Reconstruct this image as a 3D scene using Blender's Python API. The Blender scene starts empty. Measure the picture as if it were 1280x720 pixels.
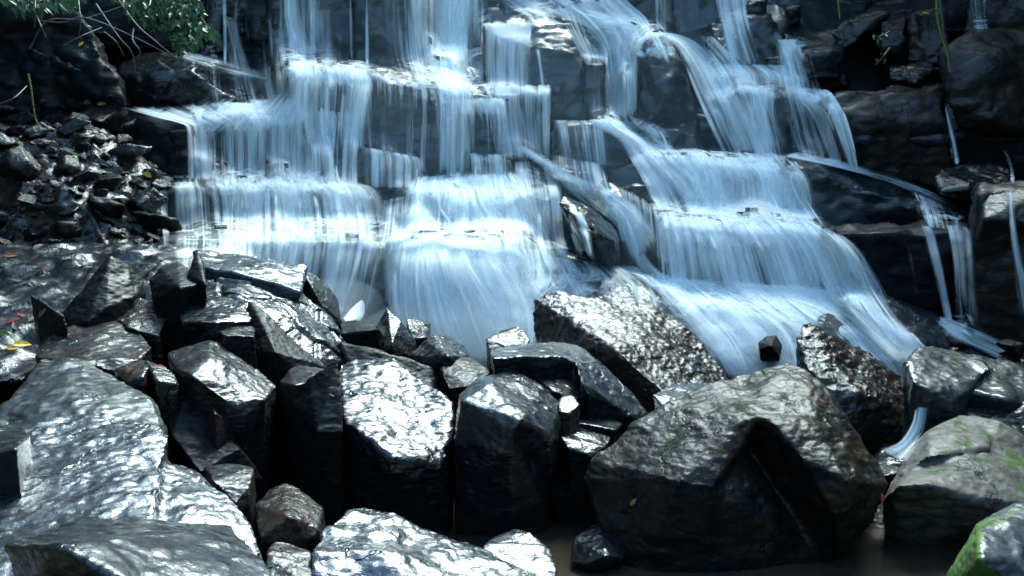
import bpy, bmesh, math, random
import numpy as np
from mathutils import Vector, noise
from mathutils.bvhtree import BVHTree
from mathutils.geometry import interpolate_bezier

# ------------------------------------------------------------------ camera, sky, sun, exposure
sc = bpy.context.scene
COL = sc.collection
CAMZ, HOR, F = 1.8, 260.0, 1244.4
cam = bpy.data.objects.new('camera', bpy.data.cameras.new('camera'))
COL.objects.link(cam); sc.camera = cam
cam.data.sensor_width = 36; cam.data.lens = 35
PITCH = math.atan((360 - HOR) / F)
cam.location = (0, 0, CAMZ); cam.rotation_euler = (math.pi/2 - PITCH, 0, 0)
cam.data.clip_start = 0.05; cam.data.clip_end = 2000
SUN_EL, SUN_AZ = math.radians(53), math.radians(28)
w = bpy.data.worlds.new('World'); sc.world = w; w.use_nodes = True
nt = w.node_tree
sky = nt.nodes.new('ShaderNodeTexSky'); sky.sky_type = 'NISHITA'; sky.sun_disc = False
sky.sun_elevation = SUN_EL; sky.sun_rotation = SUN_AZ
sky.air_density = 1.0; sky.dust_density = 2.0; sky.ozone_density = 1.5
bg = nt.nodes['Background']; nt.links.new(sky.outputs[0], bg.inputs[0]); bg.inputs[1].default_value = 0.15
sd = bpy.data.lights.new('sun', 'SUN'); so = bpy.data.objects.new('sun', sd); COL.objects.link(so)
sd.energy = 3.0; sd.angle = math.radians(38); sd.color = (1.0, 0.98, 0.95)
sdir = Vector((math.sin(SUN_AZ)*math.cos(SUN_EL), math.cos(SUN_AZ)*math.cos(SUN_EL), math.sin(SUN_EL)))
so.rotation_euler = sdir.to_track_quat('Z', 'Y').to_euler(); so.location = (0, 0, 20)
sc.view_settings.view_transform = 'Standard'; sc.view_settings.look = 'None'
sc.view_settings.exposure = 2.05; sc.view_settings.gamma = 1.0
sc.view_settings.use_white_balance = True; sc.view_settings.white_balance_temperature = 5700; sc.view_settings.white_balance_tint = -11
sc.render.engine = 'CYCLES'
sc.cycles.use_denoising = True
sc.cycles.max_bounces = 6; sc.cycles.diffuse_bounces = 3; sc.cycles.glossy_bounces = 3
sc.cycles.transmission_bounces = 4; sc.cycles.transparent_max_bounces = 24
sc.cycles.caustics_reflective = False; sc.cycles.caustics_refractive = False
rnd = random.Random(7)

# ------------------------------------------------------------------ pixel <-> place
cp, sp = math.cos(PITCH), math.sin(PITCH)
def ray(px, py):
    u = (px - 640) / F; v = (360 - py) / F
    d = Vector((u, cp + v*sp, -sp + v*cp))
    return d
def P(px, py, Y):
    d = ray(px, py)
    return Vector((0, 0, CAMZ)) + d * (Y / d.y)

# ------------------------------------------------------------------ noise
def _hash(ix, iy, iz, s):
    h = (ix.astype(np.uint32)*np.uint32(73856093)) ^ (iy.astype(np.uint32)*np.uint32(19349663)) ^ (iz.astype(np.uint32)*np.uint32(83492791)) ^ np.uint32((s*2654435761) & 0xffffffff)
    h ^= h >> np.uint32(15); h *= np.uint32(2246822519); h ^= h >> np.uint32(13); h *= np.uint32(3266489917); h ^= h >> np.uint32(16)
    return h.astype(np.float64) / 4294967295.0
def vnoise(p, s=0):
    i = np.floor(p).astype(np.int64); f = p - i; f = f*f*f*(f*(f*6-15)+10)
    r = 0
    for dx in (0, 1):
        for dy in (0, 1):
            for dz in (0, 1):
                wgt = (f[:, 0] if dx else 1-f[:, 0])*(f[:, 1] if dy else 1-f[:, 1])*(f[:, 2] if dz else 1-f[:, 2])
                r = r + wgt*_hash(i[:, 0]+dx, i[:, 1]+dy, i[:, 2]+dz, s)
    return r*2-1
def fbm(p, s=0, o=4, g=.5):
    r = 0; a = 1; t = 0
    for k in range(o):
        r = r + a*vnoise(p*(2.03**k)+17.3*k, s+k); t += a; a *= g
    return r/t
def voro(p, s=0):
    i = np.floor(p).astype(np.int64); best = np.full(len(p), 9.0); sec = np.full(len(p), 9.0); val = np.zeros(len(p))
    for dx in (-1, 0, 1):
        for dy in (-1, 0, 1):
            for dz in (-1, 0, 1):
                c = i + np.array([dx, dy, dz])
                h = [_hash(c[:, 0], c[:, 1], c[:, 2], s+k) for k in (11, 23, 37)]
                q = c + np.stack(h, 1)
                d = ((q-p)**2).sum(1)
                m = d < best
                sec = np.where(m, best, np.minimum(sec, d)); val = np.where(m, h[0], val); best = np.where(m, d, best)
    return np.sqrt(best), np.sqrt(sec), val

# ------------------------------------------------------------------ materials
def N(nt, t, **kw):
    n = nt.nodes.new(t)
    for k, v in kw.items():
        if k in n.inputs: n.inputs[k].default_value = v
        else: setattr(n, k, v)
    return n
def ramp(nt, src, a, b, ca=(0, 0, 0, 1), cb=(1, 1, 1, 1)):
    r = nt.nodes.new('ShaderNodeValToRGB')
    r.color_ramp.elements[0].position = a; r.color_ramp.elements[1].position = b
    r.color_ramp.elements[0].color = ca; r.color_ramp.elements[1].color = cb
    nt.links.new(src, r.inputs[0]); return r
def mixc(nt, f, a, b):
    m = nt.nodes.new('ShaderNodeMix'); m.data_type = 'RGBA'
    for s, v in ((m.inputs[0], f), (m.inputs[6], a), (m.inputs[7], b)):
        if hasattr(v, 'links'): nt.links.new(v, s)
        else: s.default_value = v
    return m.outputs[2]
def math_(nt, op, a, b=None, c=None, clamp=False):
    m = nt.nodes.new('ShaderNodeMath'); m.operation = op; m.use_clamp = clamp
    for s, v in zip(m.inputs, (a, b, c)):
        if v is None: continue
        if hasattr(v, 'links'): nt.links.new(v, s)
        else: s.default_value = v
    return m.outputs[0]
def rock_mat(name, dark=(.008, .009, .010), mid=(.024, .024, .024), rough=(.16, .42), ripple=(5, 5, 14), rip=.5, fine=.5, brown=0, moss=0, mosscol=(.05, .11, .015), spec=.5, coat=.6, patches=None, scale=1.0, mdir=(0, 0, .12)):
    m = bpy.data.materials.new(name); m.use_nodes = True; nt = m.node_tree; L = nt.links
    b = nt.nodes['Principled BSDF']
    tc = nt.nodes.new('ShaderNodeTexCoord'); oi = nt.nodes.new('ShaderNodeObjectInfo')
    off = N(nt, 'ShaderNodeVectorMath', operation='MULTIPLY_ADD')
    cmb = nt.nodes.new('ShaderNodeCombineXYZ')
    for k in range(3): L.new(oi.outputs['Random'], cmb.inputs[k])
    L.new(cmb.outputs[0], off.inputs[0]); off.inputs[1].default_value = (31, 57, 43); L.new(tc.outputs['Object'], off.inputs[2])
    co = off.outputs[0]
    def noi(s, det=6, ro=.6, dist=0, vec=co):
        n = N(nt, 'ShaderNodeTexNoise', Scale=s*scale, Detail=det, Roughness=ro, Distortion=dist); L.new(vec, n.inputs['Vector']); return n.outputs['Fac']
    mp = nt.nodes.new('ShaderNodeMapping'); L.new(co, mp.inputs[0]); mp.inputs['Rotation'].default_value = (.5, .35, .2); mp.inputs['Scale'].default_value = ripple
    n1 = noi(2.2, 8, .65); n2 = noi(9, 8, .7)
    col = mixc(nt, ramp(nt, n2, .38, .66).outputs[0], (*dark, 1), (*mid, 1))
    col = mixc(nt, ramp(nt, n1, .45, .75).outputs[0], col, (*[c*.5 for c in dark], 1))
    if brown:
        col = mixc(nt, math_(nt, 'MULTIPLY', ramp(nt, noi(4, 7, .7), .45, .62).outputs[0], brown), col, (.05, .024, .01, 1))
    if patches:
        col = mixc(nt, math_(nt, 'MULTIPLY', ramp(nt, noi(3, 8, .7, .5), .48, .6).outputs[0], .9), col, (*patches, 1))
    rg = N(nt, 'ShaderNodeMapRange'); L.new(noi(7, 6, .7), rg.inputs[0]); rg.inputs[1].default_value = .35; rg.inputs[2].default_value = .68
    rg.inputs[3].default_value = rough[0]; rg.inputs[4].default_value = rough[1]
    rgh = rg.outputs[0]; ctw = coat
    if moss:
        geo = nt.nodes.new('ShaderNodeNewGeometry'); dp = N(nt, 'ShaderNodeVectorMath', operation='DOT_PRODUCT'); L.new(geo.outputs['Normal'], dp.inputs[0]); dp.inputs[1].default_value = mdir
        up = math_(nt, 'ADD', dp.outputs['Value'], math_(nt, 'MULTIPLY', noi(38, 4, .7), .16))
        f = ramp(nt, math_(nt, 'ADD', noi(3.2, 10, .75), math_(nt, 'ADD', up, moss-.58)), .5, .58).outputs[0]
        mc = mixc(nt, noi(60, 3), (*[c*.45 for c in mosscol], 1), (*[c*1.5 for c in mosscol], 1))
        col = mixc(nt, f, col, mc)
        rgh = math_(nt, 'MULTIPLY_ADD', f, .5, rgh, clamp=True)
        ctw = math_(nt, 'MULTIPLY_ADD', f, -coat*.9, coat)
    L.new(rgh, b.inputs['Roughness'])
    wv = noi(1.7, 4, .6)
    rp = N(nt, 'ShaderNodeTexNoise', Scale=1.7*scale, Detail=4, Roughness=.6, Distortion=.25); L.new(mp.outputs[0], rp.inputs['Vector'])
    rd = nt.nodes.new('ShaderNodeTexNoise'); rd.noise_type = 'RIDGED_MULTIFRACTAL'
    for k_, v_ in (('Scale', .55*scale), ('Detail', 4), ('Roughness', .6), ('Lacunarity', 2.1), ('Offset', 1.0), ('Gain', 1.4)): rd.inputs[k_].default_value = v_
    L.new(mp.outputs[0], rd.inputs['Vector'])
    wetn = ramp(nt, noi(2.3, 6, .65), .40, .58).outputs[0]
    hgt = math_(nt, 'ADD', math_(nt, 'MULTIPLY', rp.outputs['Fac'], .6), math_(nt, 'MULTIPLY', rd.outputs['Fac'], .16))
    # cracks
    wob = nt.nodes.new('ShaderNodeTexNoise'); wob.inputs['Scale'].default_value = 3; wob.inputs['Detail'].default_value = 5; L.new(co, wob.inputs['Vector'])
    vm = N(nt, 'ShaderNodeVectorMath', operation='MULTIPLY_ADD'); L.new(wob.outputs['Color'], vm.inputs[0]); vm.inputs[1].default_value = (.7, .7, .7); L.new(co, vm.inputs[2])
    vo = nt.nodes.new('ShaderNodeTexVoronoi'); vo.feature = 'DISTANCE_TO_EDGE'; vo.inputs['Scale'].default_value = 1.9; L.new(vm.outputs[0], vo.inputs['Vector'])
    crk = ramp(nt, math_(nt, 'ADD', vo.outputs['Distance'], math_(nt, 'MULTIPLY', ramp(nt, wv, .42, .56).outputs[0], .06)), .0, .022).outputs[0]
    hgt = math_(nt, 'ADD', hgt, math_(nt, 'MULTIPLY', crk, .5))
    b1 = N(nt, 'ShaderNodeBump', Strength=rip, Distance=.05/(1+scale)); L.new(hgt, b1.inputs['Height'])
    L.new(math_(nt, 'MULTIPLY_ADD', wetn, rip*.25, rip*.5), b1.inputs['Strength'])
    b2 = N(nt, 'ShaderNodeBump', Strength=fine, Distance=.0022); L.new(noi(110/scale, 4, .7), b2.inputs['Height']); L.new(b1.outputs[0], b2.inputs['Normal'])
    L.new(b2.outputs[0], b.inputs['Normal'])
    L.new(mixc(nt, crk, (.002, .002, .002, 1), col), b.inputs['Base Color'])
    b.inputs['IOR'].default_value = 1.5; b.inputs['Specular IOR Level'].default_value = spec
    L.new(math_(nt, 'MULTIPLY', math_(nt, 'MULTIPLY_ADD', wetn, .8, .2), ctw), b.inputs['Coat Weight'])
    b.inputs['Coat Roughness'].default_value = .12
    b3 = N(nt, 'ShaderNodeBump', Strength=.5, Distance=.003); L.new(noi(60/scale, 2, .5), b3.inputs['Height']); L.new(b1.outputs[0], b3.inputs['Normal'])
    L.new(b3.outputs[0], b.inputs['Coat Normal'])
    return m
M = {
 'slick': rock_mat('slick_wet_basalt', dark=(.005, .006, .007), mid=(.014, .017, .02), rough=(.13, .34), rip=.8, fine=.9, spec=.35, coat=.9, scale=2.0, ripple=(4, 4, 11)),
 'pale': rock_mat('painted_sheen_basalt', dark=(.009, .011, .013), mid=(.055, .064, .074), rough=(.12, .36), rip=1.0, fine=.9, spec=.8, coat=1, scale=2.0, ripple=(4, 4, 11)),  # copy of the slick basalt with pale highlights mixed into its base colour
 'wet': rock_mat('wet_basalt', dark=(.004, .005, .006), mid=(.012, .012, .012), rough=(.2, .42), rip=.7, spec=.2, coat=.6, scale=1.6),
 'dark': rock_mat('dark_wet_basalt', dark=(.003, .004, .005), mid=(.008, .008, .008), rough=(.35, .65), rip=.5, spec=.12, coat=.05, scale=1.5),
 'brown': rock_mat('brown_speckled_basalt', dark=(.005, .005, .005), mid=(.017, .015, .014), rough=(.16, .4), rip=1, fine=1, brown=.5, ripple=(11, 11, 11), spec=.25, coat=.7, scale=2.2),
 'grey': rock_mat('grey_weathered_basalt', dark=(.006, .008, .01), mid=(.02, .023, .026), rough=(.22, .45), rip=.8, brown=.3, coat=.3, spec=.2, scale=1.8),
 'giant': rock_mat('dark_mossy_basalt', dark=(.004, .005, .005), mid=(.009, .0088, .009), rough=(.24, .48), rip=.8, fine=1, brown=.3, moss=.36, mosscol=(.006, .012, .005), ripple=(9, 9, 9), coat=.16, spec=.12, scale=1.8),
 'mossy': rock_mat('mossy_wet_basalt', dark=(.008, .01, .013), mid=(.026, .033, .038), rough=(.25, .5), rip=.6, moss=.4, mosscol=(.02, .034, .01), coat=.4, mdir=(.12, -.05, .02), scale=1.8),
 'green': rock_mat('bright_mossy_rock', dark=(.025, .03, .035), mid=(.09, .1, .11), rip=.5, moss=.4, mosscol=(.05, .1, .008), coat=.5, mdir=(-.34, -.1, .0), scale=1.5),
 'tan': rock_mat('tan_pitted_rock', dark=(.045, .039, .033), mid=(.15, .128, .108), rough=(.45, .7), rip=.45, fine=.9, moss=.4, mosscol=(.04, .07, .01), ripple=(7, 7, 7), patches=(.07, .06, .05), coat=.08, mdir=(.14, .06, .08), scale=1.5, spec=.3),
 'cliff': rock_mat('cliff_basalt', dark=(.005, .007, .009), mid=(.014, .019, .023), spec=.3, rough=(.3, .6), rip=.6, ripple=(4, 4, 11), coat=.5, brown=.15, scale=1.5),
 'cliffb': rock_mat('brown_cliff_basalt', dark=(.005, .0048, .004), mid=(.02, .016, .013), rough=(.35, .6), rip=.9, ripple=(5, 5, 9), coat=.2, brown=.3, spec=.25, scale=1.5),
 'slab': rock_mat('rippled_bedrock', dark=(.006, .008, .01), mid=(.018, .023, .028), rough=(.2, .5), rip=.8, fine=.9, ripple=(9, 9, 9), coat=.6, spec=.3, scale=1.6),
 'sheen': rock_mat('pale_bedrock_painted_sheen', dark=(.12, .14, .16), mid=(.3, .34, .38), rough=(.15, .45), rip=.7, fine=.9, ripple=(6, 6, 10), coat=.9, spec=.7),  # pale bedrock; sheen of the lit ledges also put into its colour
}
def plain_mat(name, col, rough=.6, col2=None, sc_=8, bump=.3, trans=0):
    m = bpy.data.materials.new(name); m.use_nodes = True; nt = m.node_tree; b = nt.nodes['Principled BSDF']
    tc = nt.nodes.new('ShaderNodeTexCoord'); n = N(nt, 'ShaderNodeTexNoise', Scale=sc_, Detail=6, Roughness=.65); nt.links.new(tc.outputs['Object'], n.inputs['Vector'])
    c = mixc(nt, ramp(nt, n.outputs['Fac'], .35, .65).outputs[0], (*col, 1), (*(col2 or [x*.45 for x in col]), 1)); nt.links.new(c, b.inputs['Base Color'])
    b.inputs['Roughness'].default_value = rough
    bp = N(nt, 'ShaderNodeBump', Strength=bump, Distance=.02); nt.links.new(n.outputs['Fac'], bp.inputs['Height']); nt.links.new(bp.outputs[0], b.inputs['Normal'])
    if trans:
        t = nt.nodes.new('ShaderNodeBsdfTranslucent'); nt.links.new(c, t.inputs[0]); mx = nt.nodes.new('ShaderNodeMixShader'); mx.inputs[0].default_value = trans
        nt.links.new(b.outputs[0], mx.inputs[1]); nt.links.new(t.outputs[0], mx.inputs[2]); nt.links.new(mx.outputs[0], nt.nodes['Material Output'].inputs[0])
    return m

# ------------------------------------------------------------------ object helpers
def tag(o, label=None, cat=None, group=None, kind=None):
    for k, v in (('label', label), ('category', cat), ('group', group), ('kind', kind)):
        if v: o[k] = v
    return o
def link(name, me, mat, parent=None, loc=None):
    o = bpy.data.objects.new(name, me); COL.objects.link(o)
    if mat is not None and not me.materials: me.materials.append(mat)
    if loc is not None:
        if parent is None: o.location = loc
    if parent is not None: o.parent = parent
    return o
BVHS = {'cliff': ([], []), 'rocks': ([], [])}
def collect(key, v, polys):
    V, T = BVHS[key]; n = len(V)
    V.extend(map(tuple, v)); T.extend([tuple(n+i for i in p) for p in polys])
ANG = {}
def rock_mesh(hulls, vox, amp=(.02, .012), freq=(1.8, 7), chips=.0, smooth=1, seed=0, key='rocks', flat=0, fine=.003, cracks=False):
    """union of convex hulls (lists of world points) -> dense mesh, worn and chipped; origin at its base"""
    bm = bmesh.new()
    for pts in hulls:
        vs = [bm.verts.new(p) for p in pts]
        r = bmesh.ops.convex_hull(bm, input=vs)
        dead = [g for g in r['geom_interior'] + r['geom_unused'] if isinstance(g, bmesh.types.BMVert) and g.is_valid]
        bmesh.ops.delete(bm, geom=list(set(dead)), context='VERTS')
    me = bpy.data.meshes.new('tmp'); bm.to_mesh(me); bm.free()
    o = bpy.data.objects.new('tmp', me); COL.objects.link(o)
    md = o.modifiers.new('r', 'REMESH'); md.mode = 'VOXEL'; md.voxel_size = vox
    if smooth:
        m2 = o.modifiers.new('s', 'SMOOTH'); m2.factor = .5; m2.iterations = smooth
    dg = bpy.context.evaluated_depsgraph_get(); out = bpy.data.meshes.new_from_object(o.evaluated_get(dg))
    bpy.data.objects.remove(o); bpy.data.meshes.remove(me)
    n = len(out.vertices); co = np.empty(n*3); out.vertices.foreach_get('co', co); co = co.reshape(-1, 3)
    nr = np.empty(n*3); out.vertex_normals.foreach_get('vector', nr); nr = nr.reshape(-1, 3)
    th = rnd.uniform(0, 6.3); R = np.array([[math.cos(th), -math.sin(th), 0], [math.sin(th), math.cos(th), 0], [0, 0, 1]])
    q = co @ R.T + seed*7.7
    q2 = q*np.array([1, 1, 2.2])
    d = amp[0]*fbm(q*freq[0], seed, 3) + amp[1]*fbm(q2*freq[1], seed+5, 4, .55)
    if chips:
        f1, f2, v = voro(q*freq[0]*1.6 + .3*np.stack([fbm(q*2, k, 2) for k in (1, 2, 3)], 1), seed)
        d += chips*(v-.5)*np.clip((f2-f1)/.12, 0, 1) - (chips*.8 if cracks else 0)*np.exp(-((f2-f1)/.05)**2)
    if fine: d += fine*(fbm(q2*34, seed+9, 2)-.7*np.abs(fbm(q2*17, seed+3, 2)))
    co2 = co + nr*d[:, None]
    base = np.array([co2[:, 0].mean(), co2[:, 1].mean(), co2[:, 2].min()])
    co3 = co2 - base
    out.vertices.foreach_set('co', co3.ravel())
    out.polygons.foreach_set('use_smooth', np.ones(len(out.polygons), dtype=bool))
    out.update()
    if key:
        nl = len(out.loops); li = np.empty(nl, dtype=np.int32); out.loops.foreach_get('vertex_index', li)
        collect(key, co2, li.reshape(-1, 4).tolist())
    return out, Vector(base)
def hullpts(pts, Y, t, shrink=.8, foot=None):
    """front points given as (px, py, extra distance); the back of the rock is t metres further away"""
    out = [P(x, y, Y+d) for x, y, d in pts]
    cx = sum(p[0] for p in pts)/len(pts); cy = sum(p[1] for p in pts)/len(pts)
    dm = sum(p[2] for p in pts)/len(pts)
    for x, y, d in pts:
        out.append(P(cx+(x-cx)*shrink, cy+(y-cy)*shrink, Y+max(d, dm)*.5+dm*.5+t))
    if foot is not None:
        fr = out[:len(pts)]
        c = sum(fr, Vector())/len(fr)
        for p in fr:
            out.append(Vector((c.x+(p.x-c.x)*.55, c.y+(p.y-c.y)*.5+t*.55, foot)))
    return out
def full(pts):  # allow (x,y) or (x,y,d)
    return [(p[0], p[1], p[2] if len(p) > 2 else 0) for p in pts]
nrock = 0
def rock(name, label, mat, Y, hulls, t=.7, vox=None, foot=-.25, cat='boulder', key='rocks', group=None, parent=None, shrink=.8, **kw):
    global nrock
    nrock += 1
    H = []
    for h in hulls:
        h = full(h); H.append(hullpts(h, Y, t, shrink, foot))
    xs = [p[0] for h in hulls for p in h]
    size = (max(xs)-min(xs))/F*Y
    if vox is None: vox = max(.008, min(.03, size/75))
    kw.setdefault('amp', (.04*min(1, size+.2), .009*min(1, size+.3))); kw.setdefault('freq', (2.4, 10)); kw.setdefault('chips', .012)
    me, base = rock_mesh(H, vox, seed=nrock*3+1, key=key, **kw)
    if parent is not None:
        me.transform(__import__('mathutils').Matrix.Translation(base)); o = link(name, me, M[mat], parent)
    else:
        o = link(name, me, M[mat], None, base); tag(o, label, cat, group)
    return o

# ------------------------------------------------------------------ the cliff and its ledges (terrain)
def Yc(y): return 9.0 + (430-y)*0.0098
cliff = bpy.data.objects.new('cliff', None); COL.objects.link(cliff)
tag(cliff, 'dark stepped basalt cliff that the waterfall runs down', None, None, 'structure')
def backing():
    xs = np.linspace(-420, 1700, 260); ys = np.linspace(-420, 560, 170)
    V = []
    for y in ys:
        for x in xs:
            Y = Yc(y)+.55 + (.9*max(0, (x-1000)/280) if x > 1000 else 0)*0 + max(0, (200-x)/400)*.4
            V.append(P(x, y, Y))
    # plateau above and behind the lip
    co = np.array([list(v) for v in V])
    q = co*np.array([1, 1, 1.6])
    f1, f2, v = voro(q*1.3, 5)
    co[:, 1] += (v-.5)*.5 + .12*fbm(co*3, 4)
    nx, ny = len(xs), len(ys)
    top = co[:nx].copy(); allv = [co]
    for k in range(1, 14):
        r = top.copy(); r[:, 1] += k*1.4; r[:, 2] += k*.12 + .25*fbm(r*.7, k); allv.insert(0, r)
    co = np.concatenate(allv); ny += 13
    faces = [(j*nx+i, j*nx+i+1, (j+1)*nx+i+1, (j+1)*nx+i) for j in range(ny-1) for i in range(nx-1)]
    faces = [(a, d, c, b) for a, b, c, d in faces]
    me = bpy.data.meshes.new('cliff_face'); me.from_pydata([tuple(c) for c in co], [], faces); me.update()
    me.polygons.foreach_set('use_smooth', np.ones(len(me.polygons), dtype=bool))
    collect('cliff', co, faces)
    link('cliff_face', me, M['cliff'], cliff)
backing()
def ledge(pts, dY=0.0, mat='cliff', t=1.0, name='ledge', vox=.04, **kw):
    """cliff block: (px, py[, dist]) front points; distance defaults to the slope of the falls at the block's foot"""
    yb = max(p[1] for p in pts)
    Y = Yc(yb)+dY
    kw.setdefault('chips', .07); kw.setdefault('amp', (.10, .04)); kw.setdefault('freq', (1.2, 5)); kw.setdefault('smooth', 2); kw.setdefault('fine', .014)
    return rock(name, None, mat, Y, [pts], t=t, vox=vox, foot=None, key='cliff', parent=cliff, shrink=.92, **kw)
# left
ledge([(118, 128, .75), (380, 128, .75), (192, 152, 0), (385, 152, 0), (122, 135, .35), (150, 218, .2), (385, 222, .1), (125, 190, .3)])
ledge([(185, 228, .5), (440, 222, .6), (200, 240, 0), (470, 245, .05), (490, 262, .2), (488, 300, .1), (190, 298, .0)])
ledge([(192, 296, .35), (482, 292, .4), (196, 303, 0), (490, 305, 0), (498, 410, 0), (200, 420, -.05)], t=1.2)
ledge([(222, 66, .2), (250, 70, .4), (335, 92, .2), (335, 100, 0), (228, 76, 0), (222, 128, .1), (350, 128, .0)], mat='cliff')
ledge([(358, 84, .5), (450, 84, .55), (545, 108, .5), (640, 112, .4), (362, 93, 0), (460, 98, 0), (538, 114, 0), (640, 122, .0), (365, 190, 0), (638, 232, .1), (440, 232, .1)], dY=.1)
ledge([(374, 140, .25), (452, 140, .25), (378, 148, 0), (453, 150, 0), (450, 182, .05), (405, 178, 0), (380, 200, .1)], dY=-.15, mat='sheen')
ledge([(415, 196, .3), (450, 184, .4), (520, 196, .4), (416, 204, 0), (456, 192, 0), (528, 206, 0), (528, 236, 0), (412, 236, 0)], dY=-.15)
ledge([(385, 190, .3), (420, 188, .3), (380, 235, 0), (425, 238, 0), (400, 196, 0)], dY=-.2)
# upper wall panels
ledge([(335, -80, .1), (445, -80, .1), (335, 60, 0), (445, 56, .1), (430, 92, .1), (340, 92, .1)], dY=.15)
ledge([(395, 22, .3), (500, 30, .3), (400, 30, 0), (498, 40, 0), (490, 58, 0), (430, 52, 0), (420, 60, .2)], dY=.1)
ledge([(440, -90, 0), (525, -90, 0), (445, 90, .1), (530, 100, .1)], dY=.1)
ledge([(250, -90, .1), (350, -90, .1), (345, 70, .1), (255, 66, .1)], dY=.35)
ledge([(520, -90, .2), (615, -90, .2), (520, 60, .05), (612, 60, 0)], dY=.55)
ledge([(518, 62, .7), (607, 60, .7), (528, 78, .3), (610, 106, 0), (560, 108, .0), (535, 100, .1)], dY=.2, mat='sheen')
ledge([(572, 126, .5), (628, 126, .4), (574, 133, .05), (630, 140, 0), (632, 194, 0), (576, 194, 0)], dY=-.05)
ledge([(585, 194, .3), (636, 194, .2), (588, 200, 0), (640, 198, 0), (642, 238, 0), (586, 240, 0)], dY=-.1)
ledge([(606, 34, .4), (662, 34, .4), (607, 42, 0), (665, 42, 0), (668, 112, .05), (607, 112, .05)], dY=.1)
ledge([(606, 110, .4), (686, 108, .4), (608, 117, 0), (688, 118, 0), (690, 196, 0), (640, 205, .0), (612, 140, .1)], dY=-.0)
ledge([(630, -80, .3), (690, -80, .3), (630, 8, .3), (692, 18, .0), (690, 44, .1), (632, 38, .1)], dY=.4)
# centre
ledge([(640, 22, .6), (690, 18, .8), (712, 28, .5), (612, 42, .15), (668, 55, 0), (705, 62, .0), (728, 76, .05), (728, 152, .1), (675, 150, 0), (668, 70, .0)], dY=-.1)
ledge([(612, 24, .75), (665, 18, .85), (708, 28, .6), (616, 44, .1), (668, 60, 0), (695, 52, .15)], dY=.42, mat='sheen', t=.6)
ledge([(724, 70, .3), (756, 70, .3), (727, 76, 0), (757, 78, 0), (757, 155, 0), (729, 155, 0)], dY=.0)
ledge([(690, 148, .5), (758, 146, .5), (692, 157, .1), (770, 158, 0), (790, 190, 0), (790, 232, 0), (692, 206, .0), (755, 154, 0)], dY=-.1)
ledge([(686, 200, .3), (760, 202, .3), (692, 215, 0), (765, 222, 0), (762, 258, 0), (700, 240, .1)], dY=-.1)
ledge([(700, -90, .1), (800, -90, .1), (705, 0, .3), (830, 12, .1), (830, 50, .1), (745, 72, 0)], dY=.5)
ledge([(822, 44, .25), (800, 70, .1), (850, 64, .1), (795, 110, 0), (868, 100, .05), (797, 162, -.05), (880, 165, -.05), (835, 110, -.15)], dY=-.2, smooth=4)
ledge([(808, 152, .4), (870, 150, .4), (812, 162, 0), (876, 166, 0), (880, 196, 0), (830, 195, 0)], dY=-.15)
ledge([(835, -80, .2), (900, -80, .2), (840, 20, 0), (915, 30, 0), (930, 62, 0), (850, 54, .0)], dY=.5)
ledge([(885, 28, .4), (905, 62, .0), (990, 85, .1), (895, 90, 0), (1000, 120, 0), (905, 100, -.1), (960, 20, .4)], dY=.25)
ledge([(892, 88, .4), (1000, 98, .4), (900, 98, 0), (1010, 112, 0), (1012, 130, 0), (905, 115, 0)], dY=.0)
ledge([(925, 112, .3), (1030, 116, .4), (928, 120, 0), (1038, 130, 0), (1060, 195, .1), (935, 198, 0)], dY=.05)
# tiers of the big right fall
ledge([(745, 200, .6), (1000, 195, .7), (760, 212, .2), (840, 200, .2), (1010, 222, .1), (1015, 280, .0), (760, 282, 0)], dY=-.05, t=1.4)
ledge([(758, 228, .3), (832, 258, .3), (760, 240, 0), (835, 272, 0), (835, 332, 0), (762, 268, 0), (785, 335, .1)], dY=-.1)
ledge([(820, 268, .6), (1020, 276, .7), (1050, 292, .4), (825, 282, .1), (900, 284, 0), (1000, 288, 0), (1060, 312, .1), (1085, 380, 0), (820, 372, 0)], dY=-.2, t=1.6, smooth=4)
ledge([(800, 366, .6), (1080, 378, .6), (805, 390, .1), (1100, 410, .1), (880, 470, -.3), (1150, 470, -.3)], dY=-.1, t=1.6)
# lower centre
ledge([(500, 228, .5), (690, 228, .6), (520, 245, .1), (700, 250, 0), (510, 300, 0), (690, 300, 0)], dY=-.05, t=1.3, smooth=3)
ledge([(488, 298, .5), (660, 290, .6), (484, 312, .1), (560, 306, 0), (640, 312, 0), (480, 440, -.1), (680, 440, -.1)], dY=-.1, t=1.5, smooth=4)
ledge([(640, 305, 1.2), (760, 330, 1.0), (830, 350, .9), (640, 345, .7), (870, 400, .3), (640, 440, .2), (900, 450, 0), (760, 440, .1)], dY=-.5, t=1.4, mat='slab')
# right wall
ledge([(985, 62, .2), (1055, 40, .2), (985, 110, 0), (1065, 110, 0), (1000, 60, 0), (1045, 55, 0)], dY=.2, mat='cliffb')
ledge([(1043, 116, .3), (1180, 116, .2), (1040, 146, 0), (1110, 150, .05), (1182, 150, 0), (1180, 240, .25), (1050, 215, .2), (1200, 238, .2)], dY=-.35, mat='cliffb', chips=.06)
ledge([(1110, 146, .4), (1178, 148, .4), (1046, 150, .3), (1050, 172, 0), (1180, 176, 0), (1100, 178, -.05)], dY=-.9, mat='grey', t=1.2)
ledge([(1040, 43, .1), (1060, 23, .3), (1093, 13, .4), (1112, 17, .3), (1073, 43, 0), (1070, 55, 0), (1047, 67, .1)], dY=-.5, mat='grey', vox=.03)
ledge([(1100, 27, .2), (1140, 18, .3), (1133, 37, 0), (1123, 67, .1), (1100, 63, .1)], dY=-.5, mat='cliffb', vox=.03)
ledge([(1140, 18, .2), (1182, 10, .3), (1180, 80, 0), (1130, 78, .2)], dY=-.55, mat='cliffb', vox=.03)
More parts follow.
